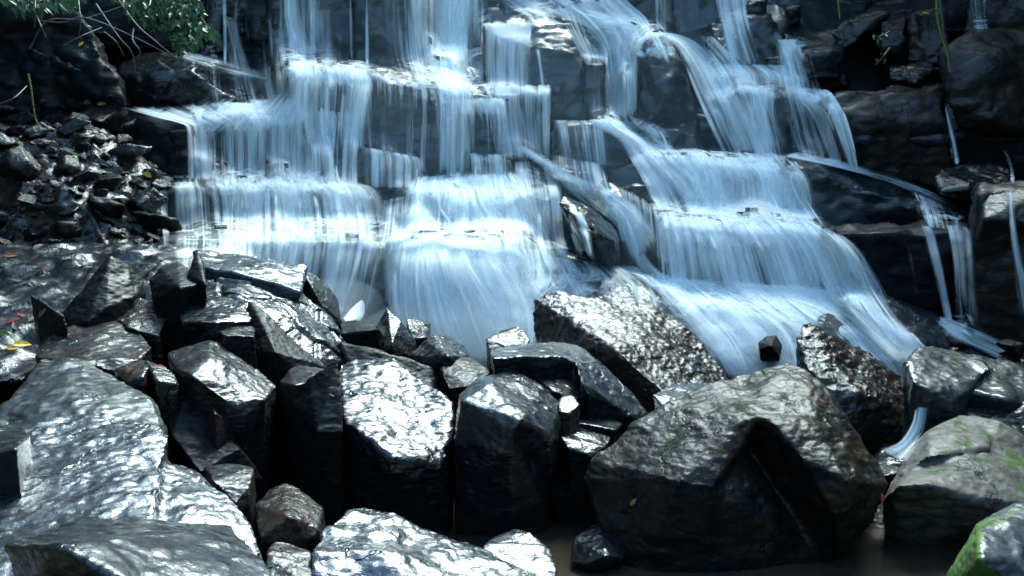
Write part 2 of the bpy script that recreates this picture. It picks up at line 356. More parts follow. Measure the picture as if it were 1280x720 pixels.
ledge([(1110, 83, .3), (1160, 77, .4), (1168, 87, .2), (1147, 104, 0), (1113, 100, 0)], dY=-.7, mat='brown', vox=.025)
ledge([(1106, 110, .3), (1180, 108, .3), (1104, 122, 0), (1182, 130, 0), (1180, 156, 0), (1108, 148, 0)], dY=-.6, mat='cliffb', vox=.03)
ledge([(1060, 0, .3), (1280, -20, .3), (1060, 40, .2), (1280, 45, 0), (1280, 0, 0)], dY=.3, mat='dark')
ledge([(1180, 70, .2), (1207, 43, .4), (1247, 41, .5), (1300, 43, .4), (1320, 120, .1), (1320, 180, .2), (1195, 172, .2), (1180, 130, 0), (1225, 80, -.05), (1240, 150, -.1)], dY=-.9, mat='cliffb', chips=.06)
ledge([(1207, 0, .2), (1320, 0, .2), (1207, 42, .1), (1320, 42, 0)], dY=-.1, mat='cliffb')
ledge([(1190, 165, .2), (1330, 170, .2), (1195, 240, .4), (1330, 240, .4)], dY=-.4, mat='dark')
ledge([(985, 195, .3), (1000, 197, .5), (1060, 212, .5), (1130, 232, .5), (1185, 256, .4), (1205, 282, .2), (1004, 206, .1), (1090, 240, -.05), (1170, 262, -.1), (1200, 292, 0), (1050, 292, .1), (1015, 285, .1), (990, 220, .1)], dY=-.25, t=1.3, smooth=3)
ledge([(1035, 284, .4), (1210, 284, .3), (1045, 292, .1), (1212, 295, 0), (1225, 410, .15), (1160, 415, .2), (1100, 400, .2), (1065, 330, .2)], dY=-.3, t=1.2, mat='dark', chips=.06)
ledge([(1218, 232, .3), (1330, 225, .3), (1222, 245, 0), (1330, 245, 0), (1330, 440, .1), (1225, 420, .2), (1215, 330, .1)], dY=-.7, mat='cliffb', chips=.07)
ledge([(1100, 372, .9), (1210, 405, .8), (1330, 440, .8), (1060, 380, .6), (1150, 440, .2), (1330, 500, .2), (1200, 520, 0), (1330, 560, 0)], dY=.2, t=1.4, mat='slab')
# left bank
ledge([(-120, 308, 2.9), (110, 312, 2.9), (190, 306, 3.3), (310, 300, 3.6), (-120, 500, .1), (60, 470, .3), (200, 430, 1.5), (320, 410, 2.2)], dY=-2.6, t=1.5, mat='slab', vox=.03, amp=(.07, .03), freq=(2, 7))
ledge([(-120, 150, 1.2), (110, 160, 1.4), (195, 215, 1.2), (-120, 315, 0), (100, 318, .1), (195, 308, .4), (60, 230, .4)], dY=-1.2, t=1.2, mat='brown', vox=.028, amp=(.16, .05), freq=(1.6, 7), chips=.16)
ledge([(-120, -60, .3), (40, -60, .4), (45, 30, .2), (110, 45, .3), (150, 100, .1), (150, 170, .1), (-120, 180, 0)], dY=-.9, t=1.2, mat='dark', amp=(.15, .06), freq=(1.8, 6), chips=.1)
ledge([(35, 45, .3), (60, 45, .3), (95, 68, .25), (130, 88, .2), (150, 98, .2), (35, 62, 0), (90, 84, -.02), (138, 106, 0), (60, 130, .2), (140, 135, .2)], dY=-1.25, t=.8, mat='wet', vox=.025, amp=(.06, .03), freq=(2.5, 8))
ledge([(150, 84, .3), (180, 68, .4), (240, 72, .4), (245, 90, 0), (150, 94, 0), (170, 130, .1), (300, 128, .1), (215, 100, 0)], dY=-.5, t=.9, mat='wet', vox=.03)
ledge([(30, 134, .4), (110, 140, .4), (148, 160, .2), (110, 176, 0), (30, 152, 0), (60, 200, .1), (150, 205, .2)], dY=-.6, t=.8, mat='wet', vox=.025, amp=(.06, .03), freq=(2.5, 8))
ledge([(60, 0, .3), (250, 0, .3), (60, 60, .1), (250, 66, .2), (120, 40, 0)], dY=-.1, t=.8, mat='dark', amp=(.12, .05))

def knobs():
    r = random.Random(21); n = 0
    while n < 110:
        x, y = (r.uniform(200, 1090), r.uniform(-20, 420)) if n < 75 else (r.uniform(205, 520), r.uniform(85, 330))
        if x > 700+ (y-0)*1.0+330 or x < 240-(y*.15): continue
        if 470 < x < 700 and y > 320 or (520 < x < 600 and y < 60): continue
        wd, hh = r.uniform(18, 60), r.uniform(12, 34); yy = Yc(y+hh)
        d0 = r.uniform(-.32, .0); sl = r.uniform(-8, 10)
        ledge([(x-wd*.45, y-hh*.2, .25), (x+wd*.4, y-hh*.2+sl*.5, .25), (x-wd*.5, y, 0), (x+wd*.5, y+sl, 0), (x+wd*.1, y+sl*.3-2, -.06), (x-wd*.42, y+hh, .05), (x+wd*.46, y+hh+sl*.4, .05)], dY=d0, t=.6, vox=.03, name='ledge', chips=.05, amp=(.06, .03), freq=(2, 7), smooth=1)
        n += 1
for (x, y, wd, hh, d0) in ((905, 385, 60, 26, -.2), (965, 392, 70, 22, -.25), (870, 405, 40, 22, -.2), (930, 420, 46, 24, -.3), (1000, 405, 50, 20, -.3), (985, 440, 60, 22, -.35), (905, 450, 40, 20, -.35), (1060, 420, 60, 26, -.35), (1090, 455, 50, 20, -.35), (620, 350, 50, 26, -.2), (600, 395, 60, 26, -.25), (640, 405, 50, 30, -.3), (545, 350, 60, 30, -.15), (520, 395, 50, 30, -.2)):
    ledge([(x-wd*.4, y-hh*.4, .25), (x+wd*.35, y-hh*.5, .25), (x-wd*.5, y, 0), (x+wd*.5, y+4, 0), (x, y-hh*.2, -.08), (x-wd*.4, y+hh*.8, .0), (x+wd*.45, y+hh*.9, .0)], dY=d0, t=.6, vox=.03, chips=.05, amp=(.06, .03), freq=(2, 7), smooth=2)
knobs()

# ------------------------------------------------------------------ ground, pool
def ground():
    n = 170; xs = np.linspace(-60, 60, n); ys = np.linspace(-60, 75, n)
    xs = np.sign(xs)*np.abs(xs/60)**2*60; ys = np.sign(ys+0)*np.abs(ys/75)**2*75 + 4
    X, Yv = np.meshgrid(xs, ys); p = np.stack([X.ravel(), Yv.ravel(), np.zeros(X.size)], 1)
    z = np.interp(p[:, 1], [-60, 0, 5.6, 7, 9.5, 14, 60], [-.35, -.35, -.25, -.02, .15, 0, 0]) + .08*fbm(p*1.1, 3)
    lf = np.clip((-p[:, 0]-2.4), 0, 3)*.35*np.clip((p[:, 1]-2)/4, 0, 1); z += lf
    p[:, 2] = z
    fc = [(j*n+i, j*n+i+1, (j+1)*n+i+1, (j+1)*n+i) for j in range(n-1) for i in range(n-1)]
    me = bpy.data.meshes.new('ground'); me.from_pydata([tuple(c) for c in p], [], fc); me.update()
    me.polygons.foreach_set('use_smooth', np.ones(len(me.polygons), dtype=bool))
    o = link('ground', me, plain_mat('stream_bed', (.03, .027, .022), .5, (.012, .011, .01), 5)); tag(o, 'dark wet stream bed under the boulders', None, None, 'structure')
ground()
def pool():
    m = bpy.data.materials.new('murky_water'); m.use_nodes = True; nt = m.node_tree; b = nt.nodes['Principled BSDF']
    b.inputs['Base Color'].default_value = (.03, .025, .018, 1); b.inputs['Roughness'].default_value = .14; b.inputs['Specular IOR Level'].default_value = .3; b.inputs['IOR'].default_value = 1.33
    tc = nt.nodes.new('ShaderNodeTexCoord'); n = N(nt, 'ShaderNodeTexNoise', Scale=3.0, Detail=3); nt.links.new(tc.outputs['Object'], n.inputs['Vector'])
    bp = N(nt, 'ShaderNodeBump', Strength=.15, Distance=.02); nt.links.new(n.outputs['Fac'], bp.inputs['Height']); nt.links.new(bp.outputs[0], b.inputs['Normal'])
    me = bpy.data.meshes.new('pool'); me.from_pydata([(-3, -6, 0), (5, -6, 0), (5, 6.1, 0), (-3, 6.1, 0)], [], [(0, 1, 2, 3)])
    tag(link('pool_water', me, m), 'still murky brown pool at the foot of the boulders', None, None, 'structure')
pool()
def gorge():  # unseen slopes added as dark occluders, heights set for the light
    """unseen wooded ravine sides left, right and behind the viewer, sized to limit skylight"""
    prof = [(-.0, 0), (.6, 4), (1.2, 9), (2.0, 14), (3.5, 19), (9, 22)]
    path = [(-8, 17), (-7.5, 13), (-7, 8), (-6.3, 3), (-6, -3), (-4, -8), (1, -10), (6, -8), (8, -2), (8, 4), (8.6, 9), (9, 13), (9.5, 17)]
    P2 = []
    for i in range(len(path)-1):
        for k in range(12):
            a = k/12; P2.append((path[i][0]*(1-a)+path[i+1][0]*a, path[i][1]*(1-a)+path[i+1][1]*a))
    V = []; m = 40
    for (x, y) in P2:
        l = math.hypot(x-.5, y-2) or 1; nx_, ny_ = (x-.5)/l, (y-2)/l
        for j in range(m):
            t = j/(m-1)*(17 if y > 1 else 5.5); o = np.interp(t, [p[1] for p in prof], [p[0] for p in prof])
            V.append((x+nx_*o, y+ny_*o, t-.4))
    co = np.array(V); d = .7*fbm(co*.8, 3, 4); co[:, 0] += d; co[:, 1] += np.roll(d, 7)
    fc = [(i*m+j, (i+1)*m+j, (i+1)*m+j+1, i*m+j+1) for i in range(len(P2)-1) for j in range(m-1)]
    me = bpy.data.meshes.new('gorge'); me.from_pydata([tuple(c) for c in co], [], fc); me.update()
    tag(link('ravine_slope', me, plain_mat('overgrown_slope', (.03, .045, .018), .9, (.012, .014, .008), 3)), 'overgrown dark ravine sides added out of view round the pool to limit skylight', None, None, 'structure')
gorge()

# ------------------------------------------------------------------ boulders in the foreground
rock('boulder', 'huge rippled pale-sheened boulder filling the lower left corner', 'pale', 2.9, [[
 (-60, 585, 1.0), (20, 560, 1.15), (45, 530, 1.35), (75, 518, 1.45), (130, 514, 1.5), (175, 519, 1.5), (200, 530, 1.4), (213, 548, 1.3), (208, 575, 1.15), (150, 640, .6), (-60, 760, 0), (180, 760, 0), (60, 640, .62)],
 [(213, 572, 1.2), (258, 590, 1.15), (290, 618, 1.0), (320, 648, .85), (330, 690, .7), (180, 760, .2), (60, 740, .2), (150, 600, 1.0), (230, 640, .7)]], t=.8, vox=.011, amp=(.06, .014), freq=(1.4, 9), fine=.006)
rock('boulder', 'low dark boulder with a black left end, in front of the huge rippled boulder', 'slick', 2.6, [[
 (3, 680, .3), (40, 668, .5), (88, 660, .7), (100, 647, .85), (120, 645, .9), (230, 652, .9), (290, 655, .85), (325, 690, .6), (345, 730, .4), (82, 688, .05), (95, 760, .2), (10, 745, .4), (330, 790, .2), (170, 740, 0)]], t=.6, vox=.011)
rock('boulder', 'pale blue boulder with a moss patch above the huge rippled boulder', 'mossy', 4.2, [[
 (-5, 525, .2), (20, 488, .6), (45, 456, .9), (75, 448, 1.0), (110, 452, 1.0), (150, 474, .8), (190, 505, .45), (215, 545, .1), (120, 560, -.1), (0, 560, 0), (90, 500, .3)]], t=.7, vox=.013, amp=(.035, .015))
rock('stone', 'small flat bluish stone at the left edge beside the huge rippled boulder', 'slick', 3.6, [[
 (-40, 536, .5), (30, 534, .5), (38, 545, .3), (20, 560, 0), (-40, 572, 0)]], t=.4, cat='stone')
rock('boulder', 'flat grey diamond-shaped boulder under the leaning black slab', 'grey', 5.3, [[
 (44, 447, .1), (60, 424, .4), (90, 408, .7), (122, 393, .9), (143, 393, .9), (170, 408, .7), (192, 433, .4), (173, 450, .15), (143, 464, 0), (97, 450, -.05), (50, 470, .2), (110, 430, .25)]], t=.6)
rock('boulder', 'black triangular slab leaning to the right on the left bank', 'dark', 5.9, [[
 (83, 412, .1), (77, 395, .2), (110, 350, .3), (138, 320, .4), (160, 330, .5), (183, 351, .6), (167, 370, .3), (133, 384, .1), (110, 402, 0)]], t=.35)
rock('stone', 'small black upright stone at the foot of the leaning black slab', 'dark', 5.7, [[
 (38, 368, .3), (55, 376, .2), (78, 396, 0), (84, 412, 0), (60, 412, .1), (45, 400, .2)]], t=.3, cat='stone')
rock('boulder', 'black blocky boulder with a spiked right corner left of the cracked pale slab', 'dark', 6.0, [[
 (186, 350, .2), (200, 333, .3), (222, 327, .4), (238, 337, .3), (256, 355, .1), (245, 375, .1), (207, 392, .1), (192, 375, .1), (225, 360, -.1)],
 [(236, 345, .1), (247, 318, .25), (257, 356, 0), (240, 372, .2)]], t=.4)
rock('boulder', 'brown-black stone wedged under the blocky black boulder', 'brown', 5.8, [[
 (128, 388, .5), (165, 373, .6), (190, 378, .5), (210, 395, .3), (200, 420, .1), (160, 410, .1)]], t=.5)
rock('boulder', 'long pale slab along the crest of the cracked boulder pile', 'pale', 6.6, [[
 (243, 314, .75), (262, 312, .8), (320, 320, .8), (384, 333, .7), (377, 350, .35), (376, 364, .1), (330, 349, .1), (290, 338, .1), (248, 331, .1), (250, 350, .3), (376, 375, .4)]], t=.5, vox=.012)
rock('boulder', 'large cracked pale boulder sloping down to the waterfall base', 'slick', 5.9, [[
 (246, 338, .9), (290, 342, .95), (378, 362, 1.05), (405, 392, 1.0), (428, 422, .9), (441, 440, .75), (430, 452, .5), (405, 462, .25), (380, 440, .2), (345, 400, .25), (312, 378, .35), (255, 372, .5), (310, 395, .3), (310, 480, .6), (390, 480, .5)]], t=.6, vox=.012, chips=.03, cracks=True)
rock('boulder', 'dark green-black block facing forward below the cracked pale boulder', 'dark', 5.6, [[
 (312, 378, .5), (330, 392, .4), (380, 440, .4), (408, 460, .3), (395, 490, .2), (320, 500, .2), (306, 440, .2), (345, 440, 0)]], t=.5)
rock('boulder', 'wet lumpy boulder with a dark overhung face below the pale slab', 'slick', 5.7, [[
 (224, 392, .3), (240, 374, .55), (262, 368, .6), (310, 378, .5), (322, 388, .4), (312, 402, .2), (270, 402, 0), (228, 402, .05), (240, 450, .5), (310, 450, .5)]], t=.5)
rock('boulder', 'low glinting stone in shadow beneath the wet lumpy boulder', 'wet', 5.5, [[
 (262, 410, .4), (300, 405, .5), (320, 410, .4), (318, 420, .1), (280, 418, 0), (265, 440, .3), (318, 440, .3)]], t=.4)
rock('boulder', 'fan-ribbed grey boulder with a pale peak in the shadowed hollow', 'grey', 4.9, [[
 (210, 442, .4), (230, 436, .5), (262, 427, .65), (290, 442, .6), (320, 462, .5), (345, 483, .4), (330, 500, .15), (305, 521, .05), (282, 500, 0), (240, 470, .0), (222, 462, .1), (262, 452, .2), (260, 540, .4), (320, 540, .4)]], t=.5)
rock('stone', 'narrow dim grey stone standing in the dark hollow', 'grey', 4.8, [[
 (247, 494, .3), (270, 496, .3), (292, 525, .15), (275, 545, .05), (262, 535, .1), (268, 515, 0), (260, 580, .4)]], t=.3, cat='stone')
rock('stone', 'brown stone carrying a red leaf beside the flat grey diamond boulder', 'brown', 4.8, [[
 (143, 462, .3), (175, 450, .4), (187, 450, .4), (180, 470, .1), (160, 476, .1), (175, 500, .3)], [
 (183, 449, .35), (200, 458, .3), (218, 466, .25), (222, 480, .1), (218, 497, .1), (195, 475, .05), (190, 500, .3)]], t=.35, cat='stone')
rock('boulder', 'dark sloping slab deep in the shadow of the hollow', 'dark', 4.6, [[
 (180, 470, .6), (240, 480, .5), (300, 560, .3), (250, 590, .1), (215, 545, .2), (330, 600, .4)]], t=.5)
rock('stone', 'pale-topped stone right of the fan-ribbed boulder', 'grey', 5.2, [[
 (350, 478, .2), (360, 462, .4), (374, 455, .5), (395, 458, .45), (412, 464, .4), (397, 474, .1), (368, 482, 0), (400, 510, .4), (355, 510, .4)]], t=.4, cat='stone')
rock('boulder', 'dark grey flat stone below the dark hollow', 'grey', 4.3, [[
 (256, 584, .35), (285, 582, .4), (318, 584, .4), (312, 610, .15), (296, 630, .05), (265, 600, .1)]], t=.4)
rock('boulder', 'tall black block standing in for the shaded left side of the central glinting boulder', 'dark', 4.95, [[  # separate dark block painted as the shaded side of the central boulder
 (385, 470, .25), (422, 455, .25), (430, 540, .05), (425, 645, .2), (380, 640, .3), (360, 560, .3), (364, 500, .3), (395, 540, 0)]], t=.5)
rock('boulder', 'large central boulder with a rippled glinting top and brown right shoulder', 'slick', 4.9, [[
 (423, 455, 1.0), (455, 448, 1.1), (490, 451, 1.1), (515, 470, 1.0), (505, 505, .7), (530, 535, .45), (560, 570, .2), (550, 585, .1), (490, 572, .0), (455, 545, .1), (430, 525, .25), (430, 650, .45), (560, 655, .5), (460, 620, .3)],
 [(512, 468, 1.0), (548, 490, .85), (566, 503, .7), (568, 545, .4), (565, 650, .55), (505, 508, .65), (528, 538, .42), (555, 560, .25)]], t=.6, vox=.011, amp=(.03, .02), freq=(2, 11))
rock('boulder', 'small pointed pyramid boulder against the white fall', 'wet', 6.8, [[
 (483, 382, .3), (473, 402, .2), (462, 432, .15), (458, 449, .2), (500, 402, .15), (520, 423, .2), (522, 450, .2), (490, 430, -.15), (500, 470, .1), (455, 480, .2)]], t=.4, chips=.01)
rock('boulder', 'black boulder with a bright upper right edge beside the pyramid boulder', 'wet', 6.5, [[
 (512, 445, .2), (530, 426, .3), (542, 417, .4), (555, 418, .5), (578, 431, .5), (588, 444, .3), (560, 446, -.05), (520, 470, .1), (580, 480, .1)]], t=.4)
rock('stone', 'bluish spray-soaked stone behind the pyramid boulder', 'grey', 7.3, [[
 (508, 398, .2), (520, 398, .3), (538, 405, .3), (534, 422, .1), (518, 424, .0), (510, 410, .05)]], t=.3, cat='stone')
rock('boulder', 'rough dark green stone right below the bright-edged black boulder', 'giant', 6.2, [[
 (550, 462, .2), (560, 447, .4), (587, 446, .5), (606, 458, .4), (612, 466, .2), (590, 482, 0), (560, 485, 0), (590, 505, .3)]], t=.4, chips=.01)
rock('boulder', 'flat black stone left of the pyramid boulder', 'dark', 6.9, [[
 (424, 404, .3), (445, 401, .4), (467, 402, .4), (472, 412, 0), (462, 440, .1), (440, 436, .1), (428, 418, 0), (445, 465, .2)]], t=.4)
rock('boulder', 'low black rock under the pyramid boulder', 'dark', 6.2, [[
 (425, 430, .3), (470, 440, .2), (540, 460, .3), (560, 480, .3), (540, 500, .1), (440, 460, .1)]], t=.5)
rock('boulder', 'black-fronted boulder with a pale sloping top right of the central glinting boulder', 'slick', 4.9, [[
 (572, 492, .6), (600, 471, .8), (632, 460, .95), (650, 462, .95), (680, 482, .85), (698, 505, .75), (700, 525, .6), (684, 544, .3), (650, 525, .1), (607, 482, .42), (575, 500, .3), (566, 560, .3), (570, 655, .45), (685, 650, .5), (680, 600, .4), (640, 540, .08)]], t=.5, vox=.011)
rock('boulder', 'wide flat-topped slab with a black front and dimpled right shoulder', 'slick', 5.8, [[
 (611, 440, .2), (640, 430, .6), (690, 427, .8), (722, 432, .85), (748, 445, .75), (747, 455, .55), (720, 452, .25), (700, 444, .2), (660, 443, .05), (613, 447, .0), (618, 465, .2), (700, 490, .3), (728, 500, .3)],
 [(718, 450, .2), (748, 448, .55), (768, 470, .5), (790, 490, .45), (808, 518, .35), (798, 528, .2), (770, 508, .1), (735, 492, 0), (725, 475, .0), (745, 530, .35)]], t=.5, vox=.011)
rock('boulder', 'large brown speckled boulder leaning against the foot of the falls', 'brown', 6.4, [[
 (668, 374, 1.3), (700, 366, 1.3), (730, 370, 1.3), (775, 378, 1.35), (822, 384, 1.4), (850, 402, 1.3), (882, 432, 1.1), (918, 478, .8), (900, 492, .5), (860, 502, .15), (720, 388, 1.0), (772, 440, .35), (840, 500, .05), (668, 432, 1.05), (700, 460, .85), (740, 485, .7), (790, 520, .5), (790, 560, .5), (880, 550, .4)]], t=.6, vox=.013, amp=(.04, .016), freq=(2.5, 12), fine=.007)
rock('stone', 'little wedge-shaped stone left of the speckled boulder', 'brown', 6.6, [[
 (607, 424, .1), (628, 413, .3), (648, 408, .3), (656, 415, .2), (662, 425, .1), (655, 436, 0), (612, 440, 0), (640, 450, .1)]], t=.3, cat='stone')
rock('boulder', 'giant dark boulder with mossy green faces at the lower right', 'giant', 4.55, [[
 (730, 600, .55), (740, 575, .6), (790, 530, .75), (830, 505, .85), (880, 482, .95), (915, 472, 1.0), (940, 480, .95), (948, 522, .5), (925, 525, .45), (905, 560, .34), (890, 610, .2), (886, 650, .24), (880, 722, .26), (800, 728, .3), (770, 695, .4), (745, 640, .5), (850, 600, .2)],
 [(915, 470, 1.05), (940, 462, 1.1), (985, 451, 1.1), (1010, 460, 1.0), (1032, 484, .85), (1062, 525, .65), (1100, 580, .5), (1113, 605, .4), (1095, 642, .3), (1050, 690, .26), (1036, 698, .3), (1045, 648, .16), (1002, 572, .26), (966, 527, .42), (935, 515, .55), (1015, 520, .5), (1060, 600, .16)],
 [(905, 562, .37), (889, 612, .22), (886, 650, .25), (880, 722, .26), (935, 562, .62), (960, 602, .62), (985, 642, .58), (1034, 692, .45), (1036, 704, .4), (960, 720, .3)],
 [(930, 520, 1.0), (1000, 560, 1.0), (1040, 690, .8), (900, 700, .9)]], t=.7, vox=.012, amp=(.025, .014), freq=(2, 9), chips=.012, smooth=1)
rock('boulder', 'brown and white speckled boulder leaning left between two streams of water', 'brown', 6.6, [[
 (994, 424, .5), (1003, 406, .6), (1012, 403, .65), (1040, 425, .75), (1075, 440, .8), (1102, 452, .8), (1136, 476, .7), (1156, 502, .5), (1152, 530, .25), (1130, 556, .1), (1105, 562, .05), (1065, 532, 0), (1035, 488, .05), (1005, 455, .2), (1070, 490, .05)]], t=.6, vox=.013, amp=(.04, .016), freq=(2.5, 12), fine=.007)
rock('stone', 'small round dark stone in the white water', 'dark', 7.7, [[
 (949, 428, .1), (958, 420, .2), (970, 419, .2), (979, 432, .1), (974, 446, 0), (960, 447, 0), (950, 437, 0), (964, 432, -.1), (952, 450, .1), (974, 452, .1)]], t=.7, cat='stone', foot=None)
rock('boulder', 'low blurred stone washed over by white water above the leaning speckled boulder', 'grey', 8.1, [[
 (1020, 396, .3), (1035, 390, .4), (1060, 402, .4), (1085, 430, .3), (1060, 440, 0), (1025, 415, 0)]], t=.4, foot=None)
rock('boulder', 'flat grey-blue boulder with an undercut mossy right side at the right edge', 'mossy', 5.9, [[
 (1133, 455, .3), (1150, 438, .55), (1166, 434, .65), (1200, 438, .7), (1225, 446, .6), (1238, 462, .4), (1205, 490, .1), (1190, 505, 0), (1165, 490, .0), (1142, 478, .05), (1160, 520, .3), (1190, 530, .3)],
 [(1200, 440, .75), (1260, 452, .7), (1310, 475, .6), (1310, 515, .3), (1260, 500, .1), (1215, 490, .2), (1240, 530, .5), (1310, 540, .5)]], t=.5, vox=.012)
rock('boulder', 'blue-grey angular boulder half hidden behind the tan pitted boulder', 'grey', 5.8, [[
 (1185, 515, .3), (1215, 510, .3), (1250, 505, .35), (1310, 500, .3), (1310, 560, 0), (1250, 560, 0), (1200, 545, .05)]], t=.5)
rock('boulder', 'tan pitted boulder overhanging black shade near the right edge', 'tan', 4.9, [[
 (1120, 590, .4), (1148, 562, .6), (1165, 535, .8), (1200, 519, .95), (1225, 520, .95), (1238, 545, .7), (1215, 565, .45), (1160, 570, .35), (1235, 560, .5)],
 [(1100, 622, .3), (1118, 592, .5), (1150, 562, .7), (1215, 560, .7), (1250, 545, .8), (1320, 570, .7), (1320, 640, .2), (1250, 640, .1), (1205, 625, .05), (1160, 605, .0), (1120, 608, .05), (1105, 645, .35), (1110, 692, .55), (1210, 695, .55), (1300, 700, .6)],
 [(1222, 520, .9), (1250, 525, .85), (1320, 575, .7), (1320, 620, .4), (1240, 560, .6)]], t=.6, vox=.012, smooth=3)
rock('boulder', 'bottom right corner boulder with a vivid green mossy left face', 'green', 3.9, [[
 (1176, 728, .5), (1200, 690, .5), (1221, 655, .45), (1242, 642, .5), (1275, 632, .55), (1320, 625, .6), (1320, 760, 0), (1225, 700, .0), (1225, 670, .15), (1215, 770, .1), (1165, 770, .5), (1270, 700, .05)]], t=.5, vox=.01)
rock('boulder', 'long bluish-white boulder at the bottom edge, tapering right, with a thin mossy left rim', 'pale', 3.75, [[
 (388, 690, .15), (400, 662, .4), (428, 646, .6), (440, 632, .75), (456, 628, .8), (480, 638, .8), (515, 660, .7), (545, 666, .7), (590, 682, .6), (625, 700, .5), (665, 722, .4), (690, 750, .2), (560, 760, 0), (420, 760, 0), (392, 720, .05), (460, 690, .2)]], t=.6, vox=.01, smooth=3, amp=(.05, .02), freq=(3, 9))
rock('boulder', 'rounded brown-black boulder with a bright glint, left of the mossy-rimmed bottom boulder', 'brown', 4.1, [[
 (318, 632, .3), (335, 612, .5), (355, 603, .6), (372, 608, .6), (385, 620, .5), (405, 636, .4), (400, 662, .15), (385, 682, .1), (352, 688, .05), (325, 672, .1), (360, 645, .05)]], t=.5, vox=.009, smooth=3)
rock('stone', 'small rounded pebbly stone at the bottom edge below the rounded brown-black boulder', 'brown', 3.7, [[
 (332, 690, .2), (345, 677, .4), (365, 680, .4), (388, 690, .3), (398, 740, 0), (335, 745, 0)]], t=.3, cat='stone', smooth=3)
rock('stone', 'silvery creased stone at the bottom edge right of the long bluish boulder', 'pale', 4.35, [[
 (600, 682, .2), (618, 668, .35), (641, 658, .45), (663, 664, .4), (688, 687, .3), (696, 712, .1), (694, 740, 0), (640, 750, 0), (610, 710, .05)]], t=.4, cat='stone', vox=.009)
rock('stone', 'squarish stone with a bright left face and brown right face in the shallow pool', 'slick', 4.7, [[
 (713, 700, .15), (716, 673, .3), (740, 655, .4), (753, 649, .45), (766, 653, .45), (784, 684, .3), (780, 697, .1), (758, 694, 0), (735, 705, .05), (720, 722, .2), (768, 722, .25), (752, 655, .35)]], t=.35, cat='stone', vox=.009)
rock('boulder', 'grooved wet stone tucked under the left flank of the giant dark boulder', 'slick', 5.4, [[
 (697, 530, .3), (707, 524, .4), (725, 525, .45), (750, 534, .45), (768, 542, .35), (757, 558, .1), (738, 570, 0), (710, 560, 0), (700, 545, .05), (720, 600, .4)]], t=.4)
rock('stone', 'little rounded stone between the flat-topped slab and the pale-topped boulder', 'wet', 5.5, [[
 (696, 502, .1), (704, 495, .2), (716, 495, .2), (725, 506, .1), (712, 518, 0), (700, 514, 0)]], t=.3, cat='stone', smooth=3)
rock('boulder', 'dark wet slab in the gap beneath the flat-topped slab', 'wet', 5.7, [[
 (705, 515, .2), (725, 508, .4), (760, 512, .4), (785, 525, .3), (770, 538, 0), (720, 528, 0), (750, 570, .3)]], t=.4)
rock('boulder', 'rough black stone with glints in the cleft beneath the flat-topped slab', 'wet', 5.75, [[
 (660, 466, .3), (690, 462, .4), (722, 470, .4), (742, 488, .3), (720, 500, 0), (690, 488, 0), (700, 520, .3)]], t=.35, chips=.01)
rock('boulder', 'pale low boulder between the speckled boulder and the giant one', 'slick', 5.9, [[
 (816, 493, .1), (832, 484, .4), (870, 479, .5), (908, 484, .5), (915, 500, .2), (860, 520, 0), (830, 510, -.02)]], t=.4)
rock('boulder', 'blue-faced angular boulder wetted by the left fall behind the long pale slab', 'grey', 7.2, [[
 (378, 338, .25), (394, 343, .3), (420, 372, .3), (427, 402, .2), (403, 382, -.05), (390, 360, -.05), (380, 400, .1), (425, 430, .2)]], t=.35)
rock('boulder', 'dark ridged boulder jutting out of the middle of the falls', 'wet', 9.0, [[
 (697, 252, .3), (704, 244, .4), (740, 262, .5), (765, 280, .5), (776, 298, .4), (779, 330, .3), (760, 332, .1), (738, 318, 0), (712, 280, .05), (740, 290, -.15), (768, 300, .1), (745, 333, .2)]], t=.7, vox=.018, chips=.03, foot=None, smooth=1)
rock('boulder', 'dark wet boulder below the thin stream on the right wall', 'wet', 9.6, [[
 (1168, 222, .3), (1176, 210, .4), (1205, 206, .5), (1240, 206, .5), (1262, 212, .4), (1262, 232, .1), (1215, 236, 0), (1175, 240, .05), (1245, 262, .3)]], t=.6, foot=None, vox=.02, chips=.03)
rock('boulder', 'striped low boulder in the column of the right wall', 'cliffb', 8.0, [[
 (1228, 242, .3), (1262, 236, .3), (1300, 240, .2), (1300, 278, .0), (1230, 275, .0), (1222, 300, .2)]], t=.5, foot=None, vox=.02, chips=.02)
rock('stone', 'blue wet stone at the end of the lower right trickle', 'wet', 7.3, [[
 (1248, 440, .2), (1262, 436, .3), (1300, 440, .3), (1300, 470, 0), (1262, 465, 0), (1245, 452, .05)]], t=.3, cat='stone')
rock('stone', 'flat white-sheened stone on the left bank', 'slick', 8.2, [[
 (103, 228, .3), (112, 222, .4), (135, 224, .4), (146, 236, .3), (128, 246, 0), (112, 245, 0)]], t=.25, cat='stone', foot=None)
rock('boulder', 'black filler boulder added to darken the gap left of the giant dark boulder', 'dark', 5.5, [[  # dark filler, added so the gap reads black
 (688, 575, .3), (715, 560, .4), (745, 575, .3), (752, 620, .1), (735, 660, .1), (700, 665, .1), (688, 620, 0)]], t=.5)
rock('stone', 'black stone added to darken the gap between the giant dark boulder and the tan pitted one', 'dark', 5.3, [[  # added to blacken the gap and hide the pale pool reflection
 (1080, 640, .3), (1098, 624, .35), (1122, 628, .35), (1124, 690, .1), (1105, 700, 0), (1075, 700, .1)]], t=.4, cat='stone', foot=-.3)
rock('stone', 'low wet stone that the small trickle between the right boulders lands on', 'wet', 5.75, [[
 (1080, 580, .3), (1100, 562, .4), (1130, 560, .45), (1152, 545, .5), (1156, 570, .2), (1125, 590, 0), (1090, 598, 0)]], t=.4, cat='stone')
print('rocks', nrock)

